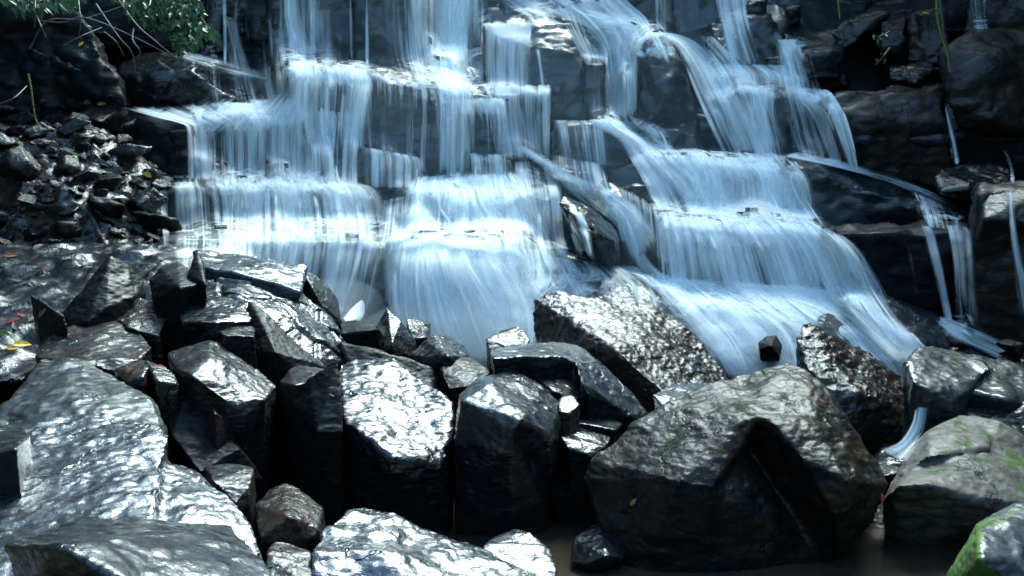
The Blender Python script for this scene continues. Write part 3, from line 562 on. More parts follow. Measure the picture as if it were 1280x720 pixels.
def make_bvh(keys):
    V, T = [], []
    for k in keys:
        n = len(V); V += BVHS[k][0]; T += [tuple(n+i for i in t) for t in BVHS[k][1]]
    return BVHTree.FromPolygons(V, T)
bvh_cliff = make_bvh(['cliff'])
bvh_all = make_bvh(['cliff', 'rocks'])
ORG = Vector((0, 0, CAMZ))
def hit(px, py, bvh=None):
    d = ray(px, py).normalized()
    return (bvh or bvh_all).ray_cast(ORG, d, 60)

# ------------------------------------------------------------------ rubble on the left bank
def small_rocks():
    protos = []
    for k in range(6):
        r = random.Random(40+k)
        pts = [Vector((r.gauss(0, 1), r.gauss(0, 1), r.gauss(0, .7))).normalized() for _ in range(14)]
        pts = [Vector((p.x*.5, p.y*.45, p.z*.32+.2)) for p in pts]
        me, b = rock_mesh([pts], .045, amp=(.03, .03), freq=(2, 6), seed=90+k, key=None, chips=.02)
        me.materials.append(M[['dark', 'wet', 'brown'][k % 3]]); protos.append(me)
    n = 0; pl = []
    for _ in range(900):
        if n >= 120: break
        a = rnd.random()
        if a < .8: x, y = rnd.uniform(-10, 195), rnd.uniform(165, 306)
        elif a < .96: x, y = rnd.uniform(0, 150), rnd.uniform(120, 180)
        else: x, y = rnd.uniform(1195, 1270), rnd.uniform(414, 446)
        h = hit(x, y)
        if h[0] is None: continue
        s = (.12+.42*rnd.random()**2)*(1 if a < .96 else .5)
        if any((h[0]-q).length < (s+t)*.33 for q, t in pl): continue
        pl.append((h[0].copy(), s))
        o = link('stone', protos[n % 6], None, None, h[0]-Vector((0, -.04, s*.06)))
        o.scale = (s, s, s*rnd.uniform(.7, 1.1)); o.rotation_euler = (rnd.uniform(.1, .6), rnd.uniform(-.3, .3), rnd.uniform(0, 6.3))
        if a < .96: tag(o, 'small wet stone in the rubble on the left bank', 'stone', 'rubble stones on the left bank')
        else: tag(o, 'small wet stone in the thin stream at the foot of the right wall', 'stone', 'stones at the foot of the right wall')
        n += 1
small_rocks()

# ------------------------------------------------------------------ falling water
def water_mat():
    m = bpy.data.materials.new('silky_water'); m.use_nodes = True; nt = m.node_tree; L = nt.links
    nt.nodes.remove(nt.nodes['Principled BSDF'])
    uv = nt.nodes.new('ShaderNodeUVMap'); uv.uv_map = 'UVMap'
    at = nt.nodes.new('ShaderNodeAttribute'); at.attribute_name = 'dens'
    def noi(su, sv, det, ro, dist=0.0):
        mp = nt.nodes.new('ShaderNodeMapping'); mp.inputs['Scale'].default_value = (su, sv, 1); L.new(uv.outputs[0], mp.inputs[0])
        n = N(nt, 'ShaderNodeTexNoise', Scale=1.0, Detail=det, Roughness=ro, Distortion=dist); L.new(mp.outputs[0], n.inputs['Vector']); return n.outputs['Fac']
    big = noi(3.2, .6, 3, .55, .3); mid = noi(17, .55, 3, .6, .15); fin = noi(60, .8, 2, .6)
    s = math_(nt, 'ADD', math_(nt, 'MULTIPLY', big, .5), math_(nt, 'ADD', math_(nt, 'MULTIPLY', mid, .38), math_(nt, 'MULTIPLY', fin, .12)))
    # s ~ 0.5 +- 0.15 ; alpha = (s - 0.5)*gain + dens
    sa = nt.nodes.new('ShaderNodeAttribute'); sa.attribute_name = 'soft'
    tc = nt.nodes.new('ShaderNodeTexCoord'); fo = N(nt, 'ShaderNodeTexNoise', Scale=4.5, Detail=6, Roughness=.62, Distortion=1.0); L.new(tc.outputs['Object'], fo.inputs['Vector'])
    mxs = nt.nodes.new('ShaderNodeMix'); L.new(sa.outputs['Fac'], mxs.inputs[0]); L.new(s, mxs.inputs[2]); L.new(fo.outputs['Fac'], mxs.inputs[3])
    a = math_(nt, 'MULTIPLY_ADD', math_(nt, 'SUBTRACT', mxs.outputs[0], .5), 5.2, math_(nt, 'SUBTRACT', at.outputs['Fac'], .1))
    # soft shoulder and never full where dens is low
    a = math_(nt, 'SMOOTH_MAX', a, 0.0, .25)
    a = math_(nt, 'MULTIPLY', a, math_(nt, 'MINIMUM', math_(nt, 'MULTIPLY', at.outputs['Fac'], 4.0), 1.0))
    a = math_(nt, 'MINIMUM', math_(nt, 'MULTIPLY', a, 1.6), .985)
    df = N(nt, 'ShaderNodeBsdfDiffuse', Color=(.93, .97, .98, 1)); tl = N(nt, 'ShaderNodeBsdfTranslucent', Color=(.93, .97, .98, 1))
    mx = nt.nodes.new('ShaderNodeMixShader'); mx.inputs[0].default_value = .5; L.new(df.outputs[0], mx.inputs[1]); L.new(tl.outputs[0], mx.inputs[2])
    tr = nt.nodes.new('ShaderNodeBsdfTransparent'); m2 = nt.nodes.new('ShaderNodeMixShader')
    L.new(a, m2.inputs[0]); L.new(tr.outputs[0], m2.inputs[1]); L.new(mx.outputs[0], m2.inputs[2]); L.new(m2.outputs[0], nt.nodes['Material Output'].inputs[0])
    return m
WM = water_mat()
fall = bpy.data.objects.new('waterfall', None); COL.objects.link(fall)
tag(fall, 'silky white waterfall running down the stepped cliff', None, None, 'structure')
def catmull(a, t):
    n = len(a)-1; i = min(int(t*n), n-1); f = t*n-i
    p0, p1, p2, p3 = a[max(i-1, 0)], a[i], a[i+1], a[min(i+2, n)]
    if n == 1: return p1*(1-f)+p2*f
    return .5*((2*p1)+(-p0+p2)*f+(2*p0-5*p1+4*p2-p3)*f*f+(-p0+3*p1-3*p2+p3)*f**3)
nwater = 0
def fallw(st, off=.05, dens=1.0, edge=.18, ends=(.06, .12), step=5, bvh=None, back=0.0, layers=1, soft=0.0, strands=1.0):
    """a sheet of falling water: cross-sections (xL, yL, xR, yR, thickness) from top to bottom, laid on the rock and never running backwards"""
    global nwater
    A = np.array([s if len(s) == 5 else (*s, 1) for s in st], float)
    mids = (A[:, :2]+A[:, 2:4])/2; seg = np.hypot(*(np.diff(mids, axis=0).T)); length = seg.sum()
    width = np.hypot(A[:, 2]-A[:, 0], A[:, 3]-A[:, 1]).mean()
    nu = max(4, int(width/step)); nv = max(6, int(length/step))
    cum = np.concatenate([[0], np.cumsum(seg)])/length
    rows = []
    for j in range(nv+1):
        t = j/nv; k = np.interp(t, cum, np.linspace(0, 1, len(A)))
        rows.append(catmull(A, k))
    rows = np.array(rows)
    us = np.linspace(0, 1, nu+1)
    PX = rows[:, [0]]*(1-us)+rows[:, [2]]*us; PY = rows[:, [1]]*(1-us)+rows[:, [3]]*us
    Yh = np.zeros_like(PX)
    for j in range(nv+1):
        for i in range(nu+1):
            h = hit(PX[j, i], PY[j, i], bvh or bvh_cliff)
            Yh[j, i] = h[0].y if h[0] is not None else (Yh[j-1, i] if j else Yc(PY[j, i]))
    Ym = np.pad(Yh, 1, mode='edge'); Ym = np.min([Ym[a:a+Yh.shape[0], b_:b_+Yh.shape[1]] for a in range(3) for b_ in range(3)], axis=0)
    for lay in range(layers):
        o_ = off + lay*.07
        Y = Ym*.5+Yh*.5 - o_
        for j in range(1, nv+1): Y[j] = np.minimum(Y[j], Y[j-1]+back)
        for _ in range(3):
            Z = Y.copy()
            Z[:, 1:-1] = (Y[:, :-2]+2*Y[:, 1:-1]+Y[:, 2:])/4
            Z[1:-1] = (Z[:-2]+2*Z[1:-1]+Z[2:])/4
            Y = np.minimum(Z, Ym-.02)
        seed = nwater*3.17+lay*11.3
        wm = width/F*10.5; lm = length/F*10.5
        verts = []; uvs = []; dn = []; sf = []
        dy = np.zeros_like(Y); dy[1:] = np.clip((Y[:-1]-Y[1:])/np.maximum(.5, (PY[1:]-PY[:-1]))*1.0, -1, 1)
        tread = np.clip(dy/.022-.8, 0, 1)
        for _ in range(2): tread[1:-1] = (tread[:-2]+tread[1:-1]+tread[2:])/3
        for j in range(nv+1):
            t = j/nv
            fe = min(1, t/max(ends[0], 1e-6))*min(1, (1-t)/max(ends[1], 1e-6))
            for i in range(nu+1):
                u = us[i]; e = min(1, u/edge)*min(1, (1-u)/edge)
                e = e*e*(3-2*e); f = fe*fe*(3-2*fe)
                verts.append(tuple(P(PX[j, i], PY[j, i], Y[j, i]))); uvs.append((u*wm+seed, t*lm+seed*.37)); dn.append(max(0, (rows[j, 4]*dens*(1 if lay == 0 else .35)+(.1*tread[j, i] if not soft else 0))*e*f)); sf.append(min(1, soft+.6*tread[j, i]))
        n1 = nu+1
        fc = [(j*n1+i, (j+1)*n1+i, (j+1)*n1+i+1, j*n1+i+1) for j in range(nv) for i in range(nu)]
        ns = int(width/14*strands) if (lay == 0 and width > 18) else 0
        for q in range(ns):
            uc = rnd.uniform(.06, .94); hw = rnd.uniform(1.0, 4.0)/width; j0 = rnd.randint(0, max(0, int(nv*.5))); j1 = min(nv, j0+int(nv*rnd.uniform(.3, 1)))
            if j1-j0 < 3: continue
            b0 = len(verts); ph = rnd.uniform(0, 6); oo = rnd.uniform(.02, .09); sd_ = rnd.uniform(.35, .9)
            for j in range(j0, j1+1):
                tt = (j-j0)/(j1-j0); g = min(1, tt/.15)*min(1, (1-tt)/.4)
                for k in (-1, 0, 1):
                    uu = min(1, max(0, uc+hw*(1+.8*tt)*k+.004*math.sin(j*.25+ph)))
                    fi = uu*nu; i0 = min(nu-1, int(fi)); fr = fi-i0
                    lp = lambda A_: A_[j, i0]*(1-fr)+A_[j, i0+1]*fr
                    verts.append(tuple(P(lp(PX), lp(PY), lp(Y)-oo))); uvs.append((uu*wm+seed+5, j/nv*lm)); dn.append(0 if k else g*sd_*rows[j, 4]*dens*1.3); sf.append(0)
            for j in range(j1-j0):
                for k in range(2):
                    a_ = b0+j*3+k; fc.append((a_, a_+3, a_+4, a_+1))
        me = bpy.data.meshes.new('cascade'); me.from_pydata(verts, [], fc); me.update()
        uvl = me.uv_layers.new(name='UVMap'); at = me.attributes.new('dens', 'FLOAT', 'POINT'); at.data.foreach_set('value', dn); a2 = me.attributes.new('soft', 'FLOAT', 'POINT'); a2.data.foreach_set('value', sf)
        li = np.empty(len(me.loops), dtype=np.int32); me.loops.foreach_get('vertex_index', li)
        uvl.data.foreach_set('uv', np.array(uvs)[li].ravel())
        me.polygons.foreach_set('use_smooth', np.ones(len(me.polygons), dtype=bool))
        link('cascade', me, WM, fall)
        nwater += 1
W = fallw
# left tiers
W([(338, -60, 400, -60, .4), (342, 60, 402, 60, .35), (350, 100, 402, 96, .3)])
W([(352, -60, 375, -60, .5), (352, 20, 378, 20, .55), (358, 50, 386, 50, .6), (358, 92, 396, 92, .6)], edge=.35)
W([(315, 10, 430, 10, .1), (320, 90, 430, 90, .25), (330, 140, 420, 140, .2)])
W([(358, 80, 462, 84, .8), (360, 92, 468, 98, .9), (360, 108, 468, 112, .6), (362, 150, 462, 152, .5), (370, 188, 460, 190, .3)], edge=.12, layers=2)
W([(445, 88, 540, 104, .5), (450, 96, 548, 114, .5), (450, 112, 550, 130, .22), (455, 185, 545, 225, .15)], edge=.12)
W([(300, 130, 400, 100, .1), (260, 150, 380, 140, .5), (235, 170, 370, 160, .3)])
W([(372, 138, 456, 138, .6), (376, 148, 456, 150, .7), (376, 190, 452, 190, .35), (372, 236, 452, 236, .3)], edge=.08)
W([(150, 134, 392, 122, .35), (190, 146, 392, 140, .7), (222, 154, 385, 152, .75), (232, 165, 382, 165, .45), (234, 225, 382, 228, .42)], edge=.07, layers=2, ends=(.1, .05))
W([(365, 150, 410, 150, .3), (370, 190, 420, 190, .45), (365, 235, 425, 235, .5)])
W([(212, 218, 440, 218, .3), (212, 230, 450, 228, .5), (212, 242, 480, 240, .4), (214, 296, 492, 300, .25), (214, 305, 492, 310, .25), (205, 400, 470, 410, .15)], edge=.08, layers=2, ends=(.05, .25))
W([(280, 225, 450, 225, .4), (280, 240, 455, 240, .6), (276, 300, 465, 300, .45), (280, 400, 440, 400, .25)], edge=.2)
W([(192, 238, 214, 238, .2), (194, 262, 214, 262, .35), (198, 310, 216, 310, .2)], edge=.45)
W([(452, 182, 530, 196, .5), (455, 196, 535, 208, .4), (455, 236, 535, 238, .25)])
W([(462, 188, 478, 190, .7), (464, 236, 476, 236, .5)], edge=.4)
# central fall
W([(470, -60, 640, -60, .3), (475, 60, 635, 60, .3), (500, 110, 630, 115, .25)], edge=.3)
W([(520, -60, 606, -60, .8), (522, 55, 600, 55, .8), (530, 110, 600, 110, .65), (540, 135, 596, 135, .6), (540, 225, 592, 228, .6)], edge=.35, layers=2)
W([(545, -60, 585, -60, .9), (548, 60, 585, 60, .9), (548, 130, 584, 130, .55), (545, 230, 585, 230, .6)], edge=.4)
W([(560, 120, 632, 122, .7), (572, 134, 634, 138, .7), (576, 150, 634, 150, .25), (578, 192, 636, 192, .2)], edge=.1)
W([(585, 190, 640, 192, .4), (588, 204, 642, 204, .4), (588, 238, 642, 238, .35)], edge=.1)
W([(600, 28, 668, 26, .6), (606, 40, 668, 40, .85), (606, 60, 668, 60, .45), (606, 112, 670, 112, .35)], edge=.1)
W([(602, 106, 692, 104, .6), (606, 116, 692, 114, .75), (606, 130, 690, 130, .25), (620, 200, 690, 200, .2)], edge=.08)
W([(670, 108, 692, 108, .7), (674, 120, 690, 120, .85), (676, 160, 688, 160, .7), (678, 205, 688, 205, .4)], edge=.35)
W([(668, 60, 678, 60, .5), (672, 90, 682, 90, .6), (675, 110, 684, 110, .7)], edge=.4)
W([(515, 220, 655, 215, .5), (505, 232, 668, 232, .95), (495, 262, 680, 262, .85), (485, 296, 690, 296, .7)], edge=.15, layers=2)
W([(490, 290, 640, 288, .6), (482, 306, 650, 304, .95), (476, 330, 670, 330, .9), (480, 400, 690, 400, .75), (500, 450, 660, 450, .8)], edge=.12, layers=2, ends=(.06, .08))
W([(478, 250, 520, 240, .4), (470, 300, 520, 300, .45), (460, 330, 520, 330, .2)])
W([(500, 305, 600, 305, .9), (490, 340, 620, 340, .8), (500, 420, 640, 430, .7), (540, 450, 640, 455, .8)], edge=.25, off=.12)
# centre, right of the main fall
W([(630, 182, 656, 176, .25), (655, 204, 682, 190, .5), (688, 230, 716, 212, .65), (730, 255, 764, 236, .75), (768, 285, 800, 262, .8), (788, 335, 830, 300, .6)], edge=.3)
W([(630, 200, 690, 200, .3), (630, 245, 705, 245, .55), (630, 300, 712, 300, .5), (640, 340, 730, 345, .5)], edge=.15)
W([(700, 268, 730, 262, .4), (706, 290, 738, 290, .5), (720, 325, 744, 325, .45)], edge=.3, bvh=bvh_all, ends=(.1, .3))
W([(600, 305, 700, 312, .5), (610, 345, 700, 350, .45), (620, 400, 665, 405, .5), (615, 440, 660, 440, .5)], edge=.25)
W([(640, 312, 800, 335, .4), (640, 345, 840, 360, .32), (665, 380, 850, 392, .2)], edge=.2)
W([(684, 190, 760, 205, .2), (690, 230, 770, 240, .25), (720, 260, 790, 260, .2)])
# upper right
W([(675, -60, 745, -60, .6), (690, 0, 790, -2, .7), (715, 22, 815, 22, .85), (740, 48, 820, 42, .7), (752, 68, 806, 60, .9), (756, 90, 800, 90, .85), (756, 155, 800, 155, .85)], edge=.2, layers=2)
W([(690, 0, 740, -10, .6), (700, 30, 760, 30, .4), (725, 70, 762, 70, .7), (727, 80, 762, 80, .2), (728, 150, 762, 150, .15)], edge=.12)
W([(612, -5, 690, -10, .5), (640, 14, 720, 10, .5), (660, 22, 740, 24, .4)])
W([(680, 12, 720, 8, .5), (700, 22, 760, 18, .8), (740, 40, 800, 34, .5)])
W([(812, -60, 838, -60, .6), (816, 0, 836, 0, .6), (818, 44, 836, 44, .6)], edge=.4)
W([(755, 72, 800, 62, .8), (780, 56, 812, 50, .9), (805, 42, 840, 42, .9)], edge=.35, off=.06)
W([(805, 40, 845, 40, .8), (835, 52, 872, 50, .95), (852, 75, 895, 70, .85), (866, 110, 925, 105, .7), (885, 155, 955, 150, .55), (905, 200, 975, 200, .5)], edge=.3, layers=2, off=.08)
W([(850, 40, 900, 45, .3), (870, 65, 930, 75, .45), (890, 110, 960, 110, .35), (910, 190, 990, 190, .3)], edge=.3)
W([(880, -60, 945, -60, .45), (888, 0, 938, 0, .55), (896, 40, 944, 40, .5), (905, 85, 960, 85, .4)], edge=.3)
W([(888, 78, 980, 80, .6), (892, 90, 1006, 94, .8), (895, 100, 1010, 106, .5), (900, 118, 1015, 122, .4)], edge=.12)
W([(925, 106, 975, 106, .6), (932, 118, 972, 118, .7), (936, 150, 972, 150, .5), (942, 200, 985, 200, .4)], edge=.25)
W([(972, 50, 1000, 46, .7), (978, 75, 1010, 75, .7), (985, 108, 1022, 110, .5)], edge=.35)
W([(985, 108, 1035, 110, .6), (990, 118, 1044, 122, .6), (1015, 150, 1060, 152, .45), (1040, 212, 1075, 212, .3)], edge=.2)
W([(1020, 112, 1040, 114, .8), (1034, 140, 1056, 140, .75), (1050, 180, 1068, 180, .6), (1062, 215, 1074, 215, .5)], edge=.35)
W([(960, 40, 1010, 40, .1), (970, 120, 1030, 120, .25), (990, 200, 1060, 210, .2)])
W([(728, 146, 792, 148, .5), (738, 158, 805, 158, .95), (765, 175, 835, 176, .9), (785, 205, 872, 205, .85), (800, 235, 905, 228, .8), (820, 278, 930, 275, .8)], edge=.22, layers=2)
W([(690, 150, 760, 150, .4), (692, 158, 765, 160, .3), (700, 205, 770, 210, .1)])
W([(830, 186, 980, 192, .5), (832, 200, 1000, 206, 1.0), (850, 220, 1015, 228, 1.0), (850, 275, 1025, 280, .9)], edge=.12, layers=2)
W([(755, 225, 835, 260, .2), (758, 250, 838, 285, .4), (768, 300, 840, 335, .3)])
W([(752, 250, 778, 255, .4), (770, 270, 800, 282, .7), (785, 315, 815, 325, .6), (800, 345, 840, 350, .5)], edge=.3)
W([(815, 262, 1010, 268, .6), (815, 280, 1030, 280, .95), (815, 300, 1065, 305, .95), (818, 340, 1090, 350, .75), (820, 375, 1110, 390, .8)], edge=.1, layers=2)
W([(980, 282, 1035, 284, .9), (990, 296, 1058, 298, .95), (1005, 325, 1082, 325, .85), (1025, 365, 1105, 370, .8), (1050, 400, 1130, 405, .8), (1080, 440, 1165, 440, .8)], edge=.25, off=.1)
W([(1030, 286, 1060, 296, .5), (1050, 310, 1090, 325, .4), (1085, 370, 1125, 390, .2)], edge=.3)
W([(770, 328, 880, 360, .6), (800, 350, 960, 370, .8), (850, 390, 1060, 385, .6), (900, 440, 1130, 410, .6), (940, 480, 1185, 450, .65), (980, 510, 1170, 500, .6)], edge=.12, layers=2, strands=1.6)
W([(760, 325, 830, 340, .7), (800, 360, 880, 360, .8), (850, 410, 930, 400, .9), (900, 460, 970, 440, .9), (930, 500, 990, 480, .8)], edge=.3, off=.08)
W([(1080, 395, 1110, 385, .5), (1110, 430, 1150, 425, .85), (1140, 470, 1175, 455, .9), (1150, 500, 1180, 490, .9)], edge=.3, off=.15)
# right wall trickles
W([(975, 196, 985, 188, .5), (1060, 214, 1062, 202, .7), (1130, 236, 1132, 224, .6), (1185, 264, 1192, 252, .4), (1204, 290, 1212, 285, .2)], edge=.35)
W([(1135, 236, 1195, 262, .3), (1140, 250, 1205, 275, .35), (1150, 285, 1208, 290, .25)], edge=.25)
W([(1180, 280, 1212, 282, .4), (1184, 292, 1216, 294, .55), (1190, 325, 1218, 325, .6), (1192, 360, 1220, 360, .45), (1196, 415, 1225, 415, .35)], edge=.3)
W([(1144, 280, 1164, 282, .8), (1152, 292, 1170, 292, .65), (1164, 330, 1179, 330, .55), (1176, 380, 1190, 380, .45), (1182, 410, 1196, 410, .4)], edge=.5)
W([(1124, 282, 1130, 282, .5), (1134, 320, 1140, 320, .4), (1142, 370, 1148, 370, .2)], edge=.4)
W([(1170, 402, 1178, 395, .7), (1200, 428, 1220, 408, .8), (1240, 446, 1262, 428, .7), (1262, 460, 1300, 440, .6)], edge=.3)
W([(1175, 116, 1185, 116, .4), (1180, 150, 1191, 150, .7), (1187, 180, 1198, 180, .75), (1193, 210, 1203, 210, .6)], edge=.5, bvh=bvh_all, off=.02)
W([(1208, -20, 1240, -20, .3), (1214, 20, 1236, 20, .3), (1216, 42, 1240, 42, .3)])
W([(1258, 236, 1268, 236, .5), (1260, 270, 1270, 270, .65), (1265, 320, 1277, 320, .6), (1268, 350, 1286, 350, .4), (1274, 400, 1294, 400, .2)], edge=.5, bvh=bvh_all, off=.02)
W([(1250, 186, 1256, 184, .3), (1257, 200, 1264, 199, .5), (1262, 214, 1268, 214, .5), (1262, 232, 1270, 232, .6)], edge=.5, bvh=bvh_all, off=.02)
W([(275, -40, 283, -40, .4), (276, 30, 284, 30, .4), (278, 84, 284, 84, .3)], edge=.45)
W([(293, -40, 299, -40, .4), (292, 40, 298, 40, .5), (290, 84, 296, 84, .4)], edge=.45)
W([(228, 62, 226, 80, .2), (260, 70, 258, 88, .4), (320, 86, 316, 102, .4), (345, 92, 345, 110, .3)], edge=.4)
W([(435, -40, 440, -40, .4), (436, 80, 442, 80, .4)], edge=.45)
W([(455, -40, 461, -40, .4), (456, 85, 462, 85, .5)], edge=.45)
W([(250, 20, 300, 20, .08), (250, 120, 330, 120, .18), (260, 140, 340, 140, .2)])
W([(1143, 508, 1162, 508, .6), (1138, 530, 1158, 532, .7), (1122, 552, 1150, 556, .75), (1096, 560, 1136, 584, .7)], edge=.5, bvh=bvh_all, off=.03, step=2, soft=.3)
W([(1146, 512, 1156, 511, .7), (1140, 535, 1152, 536, .8), (1126, 552, 1142, 556, .8), (1104, 560, 1130, 574, .7)], edge=.5, bvh=bvh_all, off=.06, step=2)
S = lambda st, **k: W(st, soft=.5, ends=(.35, .35), edge=.3, **k)
W([(452, 374, 457, 377, .7), (440, 384, 456, 392, .9), (424, 402, 452, 402, .6)], off=.5, edge=.3, strands=0, ends=(.2, .2))
S([(540, 230, 640, 232, .9), (540, 260, 660, 262, .6), (560, 290, 680, 290, .6)], off=.12)
S([(575, 300, 650, 300, .5), (590, 350, 680, 350, .6), (590, 430, 660, 430, .9)], off=.2)
S([(930, 200, 1000, 200, .7), (940, 240, 1010, 240, .7), (960, 285, 1040, 285, .8)], off=.12)
W([(495, 300, 600, 298, .9), (485, 335, 640, 330, 1.15), (485, 390, 670, 385, 1.1), (500, 455, 680, 450, 1.2)], edge=.25, off=.2, strands=2.5)
W([(520, 302, 580, 300, .9), (515, 340, 600, 336, 1.2), (520, 400, 640, 395, 1.1), (540, 455, 660, 450, 1.2)], edge=.35, off=.28, strands=2)
S([(500, 285, 660, 280, .6), (490, 310, 665, 305, .6), (485, 345, 670, 340, .4)], off=.15)
S([(505, 215, 665, 212, .6), (500, 238, 670, 236, .8), (495, 265, 680, 262, .5)], off=.1)
S([(225, 205, 450, 205, .3), (222, 226, 455, 226, .35), (225, 250, 470, 250, .15)], off=.1)
S([(350, 70, 470, 72, .4), (345, 90, 480, 92, .6), (350, 110, 490, 115, .3)], off=.08)
S([(250, 120, 400, 120, .4), (215, 140, 400, 142, .65), (220, 160, 395, 160, .35)], off=.06)
S([(820, 180, 990, 190, .5), (825, 200, 1010, 208, .7), (840, 225, 1020, 232, .5)], off=.1)
S([(810, 262, 1030, 268, .5), (810, 285, 1055, 290, .7), (815, 312, 1080, 320, .4)], off=.1)
S([(780, 345, 960, 360, .35), (810, 390, 1090, 385, .4), (860, 440, 1140, 430, .4), (920, 490, 1190, 470, .5)], off=.2)
W([(800, 345, 900, 350, .8), (835, 385, 960, 385, .8), (870, 425, 1000, 420, 1.0), (905, 480, 1010, 470, 1.1)], edge=.3, off=.16, strands=2)
W([(900, 350, 1040, 360, .7), (940, 385, 1080, 385, .8), (1000, 420, 1110, 415, .9), (1040, 470, 1150, 450, .9)], edge=.3, off=.2, strands=2)
S([(620, 310, 780, 330, .35), (620, 345, 800, 350, .4), (620, 390, 690, 395, .5)], off=.06)
S([(700, 20, 830, 20, .4), (720, 50, 850, 48, .6), (740, 80, 860, 80, .35)], off=.06)
S([(735, 140, 800, 142, .4), (745, 160, 840, 165, .6), (760, 185, 850, 190, .3)], off=.06)
S([(520, 95, 620, 95, .3), (520, 120, 640, 122, .5), (530, 150, 640, 150, .3)], off=.06)
S([(1160, 390, 1215, 390, .4), (1170, 412, 1230, 415, .6), (1190, 432, 1250, 430, .4)], off=.06)
print('water', nwater)

# ------------------------------------------------------------------ spray hanging in front of the falls
def mist():
    xs = np.linspace(170, 1180, 60); ys = np.linspace(-60, 470, 36)
    nx, ny = len(xs), len(ys); fr = []; bk = []
    for y in ys:
        x0 = np.interp(y, [-60, 60, 150, 300, 470], [250, 300, 200, 190, 330]); x1 = np.interp(y, [-60, 100, 220, 300, 400, 470], [960, 1030, 1070, 1100, 1160, 1200])
        for i in range(nx):
            u = i/(nx-1); x = x0+(x1-x0)*u
            e = min(1, u/.15, (1-u)/.12)*min(1, (y+60)/60+.1, (480-y)/60)
            e = max(0, e); h = hit(x, y, bvh_cliff); Y = h[0].y if h[0] is not None else Yc(y)
            bk.append((x, y, Y+.9)); fr.append((x, y, min(Y, Yc(y)+.1)-.05-.85*e))
    F_ = np.array([f[2] for f in fr]).reshape(ny, nx)
    for _ in range(6):
        G = F_.copy(); G[1:-1, 1:-1] = (F_[:-2, 1:-1]+F_[2:, 1:-1]+F_[1:-1, :-2]+F_[1:-1, 2:]+F_[1:-1, 1:-1])/5; F_ = G
    V = [tuple(P(f[0], f[1], F_.ravel()[k])) for k, f in enumerate(fr)] + [tuple(P(*b)) for b in bk]
    n = nx*ny; Fc = []
    for j in range(ny-1):
        for i in range(nx-1):
            a = j*nx+i; Fc.append((a, a+nx, a+nx+1, a+1)); Fc.append((n+a, n+a+1, n+a+nx+1, n+a+nx))
    for j in range(ny-1):
        for i, fl in ((0, 0), (nx-1, 1)):
            a = j*nx+i; q = (a, n+a, n+a+nx, a+nx); Fc.append(q[::-1] if fl else q)
    for i in range(nx-1):
        for j, fl in ((0, 1), (ny-1, 0)):
            a = j*nx+i; q = (a, n+a, n+a+1, a+1); Fc.append(q[::-1] if fl else q)
    m = bpy.data.materials.new('spray'); m.use_nodes = True; nt = m.node_tree; nt.nodes.remove(nt.nodes['Principled BSDF'])
    v = N(nt, 'ShaderNodeVolumePrincipled', Density=MIST, Anisotropy=.2); v.inputs['Color'].default_value = (.5, .76, 1, 1)
    nt.links.new(v.outputs[0], nt.nodes['Material Output'].inputs['Volume'])
    me = bpy.data.meshes.new('spray_mist'); me.from_pydata(V, [], Fc); me.update()
    bm = bmesh.new(); bm.from_mesh(me); bmesh.ops.recalc_face_normals(bm, faces=bm.faces)
    if bm.calc_volume(signed=True) < 0: bmesh.ops.reverse_faces(bm, faces=bm.faces)
    bm.to_mesh(me); bm.free()
    tag(link('spray_mist', me, m), 'pale spray hanging over the waterfall', None, None, 'stuff')
MIST = .06
mist()
def puff(label, c, r, dens):
    bm = bmesh.new(); bmesh.ops.create_icosphere(bm, subdivisions=4, radius=1.0)
    for v in bm.verts: v.co = Vector((v.co.x*r[0], v.co.y*r[1], v.co.z*r[2]))*(1+.18*noise.noise(v.co*2.2+Vector(c)))
    me = bpy.data.meshes.new('splash_mist'); bm.to_mesh(me); bm.free()
    m = bpy.data.materials.new('splash_spray'); m.use_nodes = True; nt = m.node_tree; nt.nodes.remove(nt.nodes['Principled BSDF'])
    v = N(nt, 'ShaderNodeVolumePrincipled', Density=dens, Anisotropy=.1); v.inputs['Color'].default_value = (.85, .94, 1, 1)
    nt.links.new(v.outputs[0], nt.nodes['Material Output'].inputs['Volume'])
    tag(link('splash_mist', me, m, None, c), label, None, None, 'stuff')
puff('white spray where the central fall lands behind the boulders', P(565, 425, 8.35), (.85, .6, .4), .45)
puff('white spray where the right fall lands behind the boulders', P(960, 430, 8.3), (1.2, .45, .35), .22)
puff('faint spray where the left fall lands', P(420, 390, 8.6), (.5, .4, .3), .35)

# ------------------------------------------------------------------ plants, roots, leaves, twig
bark = plain_mat('pale_root_bark', (.13, .12, .1), .6, (.06, .05, .04), 30)
darkbark = plain_mat('dark_vine', (.06, .055, .03), .6, (.03, .03, .02), 30)
greenvine = plain_mat('green_vine', (.12, .15, .02), .5, (.05, .07, .015), 30)
leafm = plain_mat('shrub_leaf', (.016, .04, .014), .4, (.04, .085, .035), 3, trans=.25)
leafy = plain_mat('yellow_leaf', (.55, .38, .02), .5, (.35, .2, .02), 30, trans=.2)
leafr = plain_mat('red_leaf', (.2, .025, .01), .5, (.1, .012, .008), 30, trans=.2)
leafg = plain_mat('green_leaf', (.11, .22, .025), .5, (.06, .12, .015), 30, trans=.2)
leafo = plain_mat('orange_leaf', (.32, .11, .025), .5, (.18, .06, .015), 30, trans=.2)
leafb = plain_mat('brown_leaf', (.09, .045, .022), .6, (.04, .02, .012), 30)
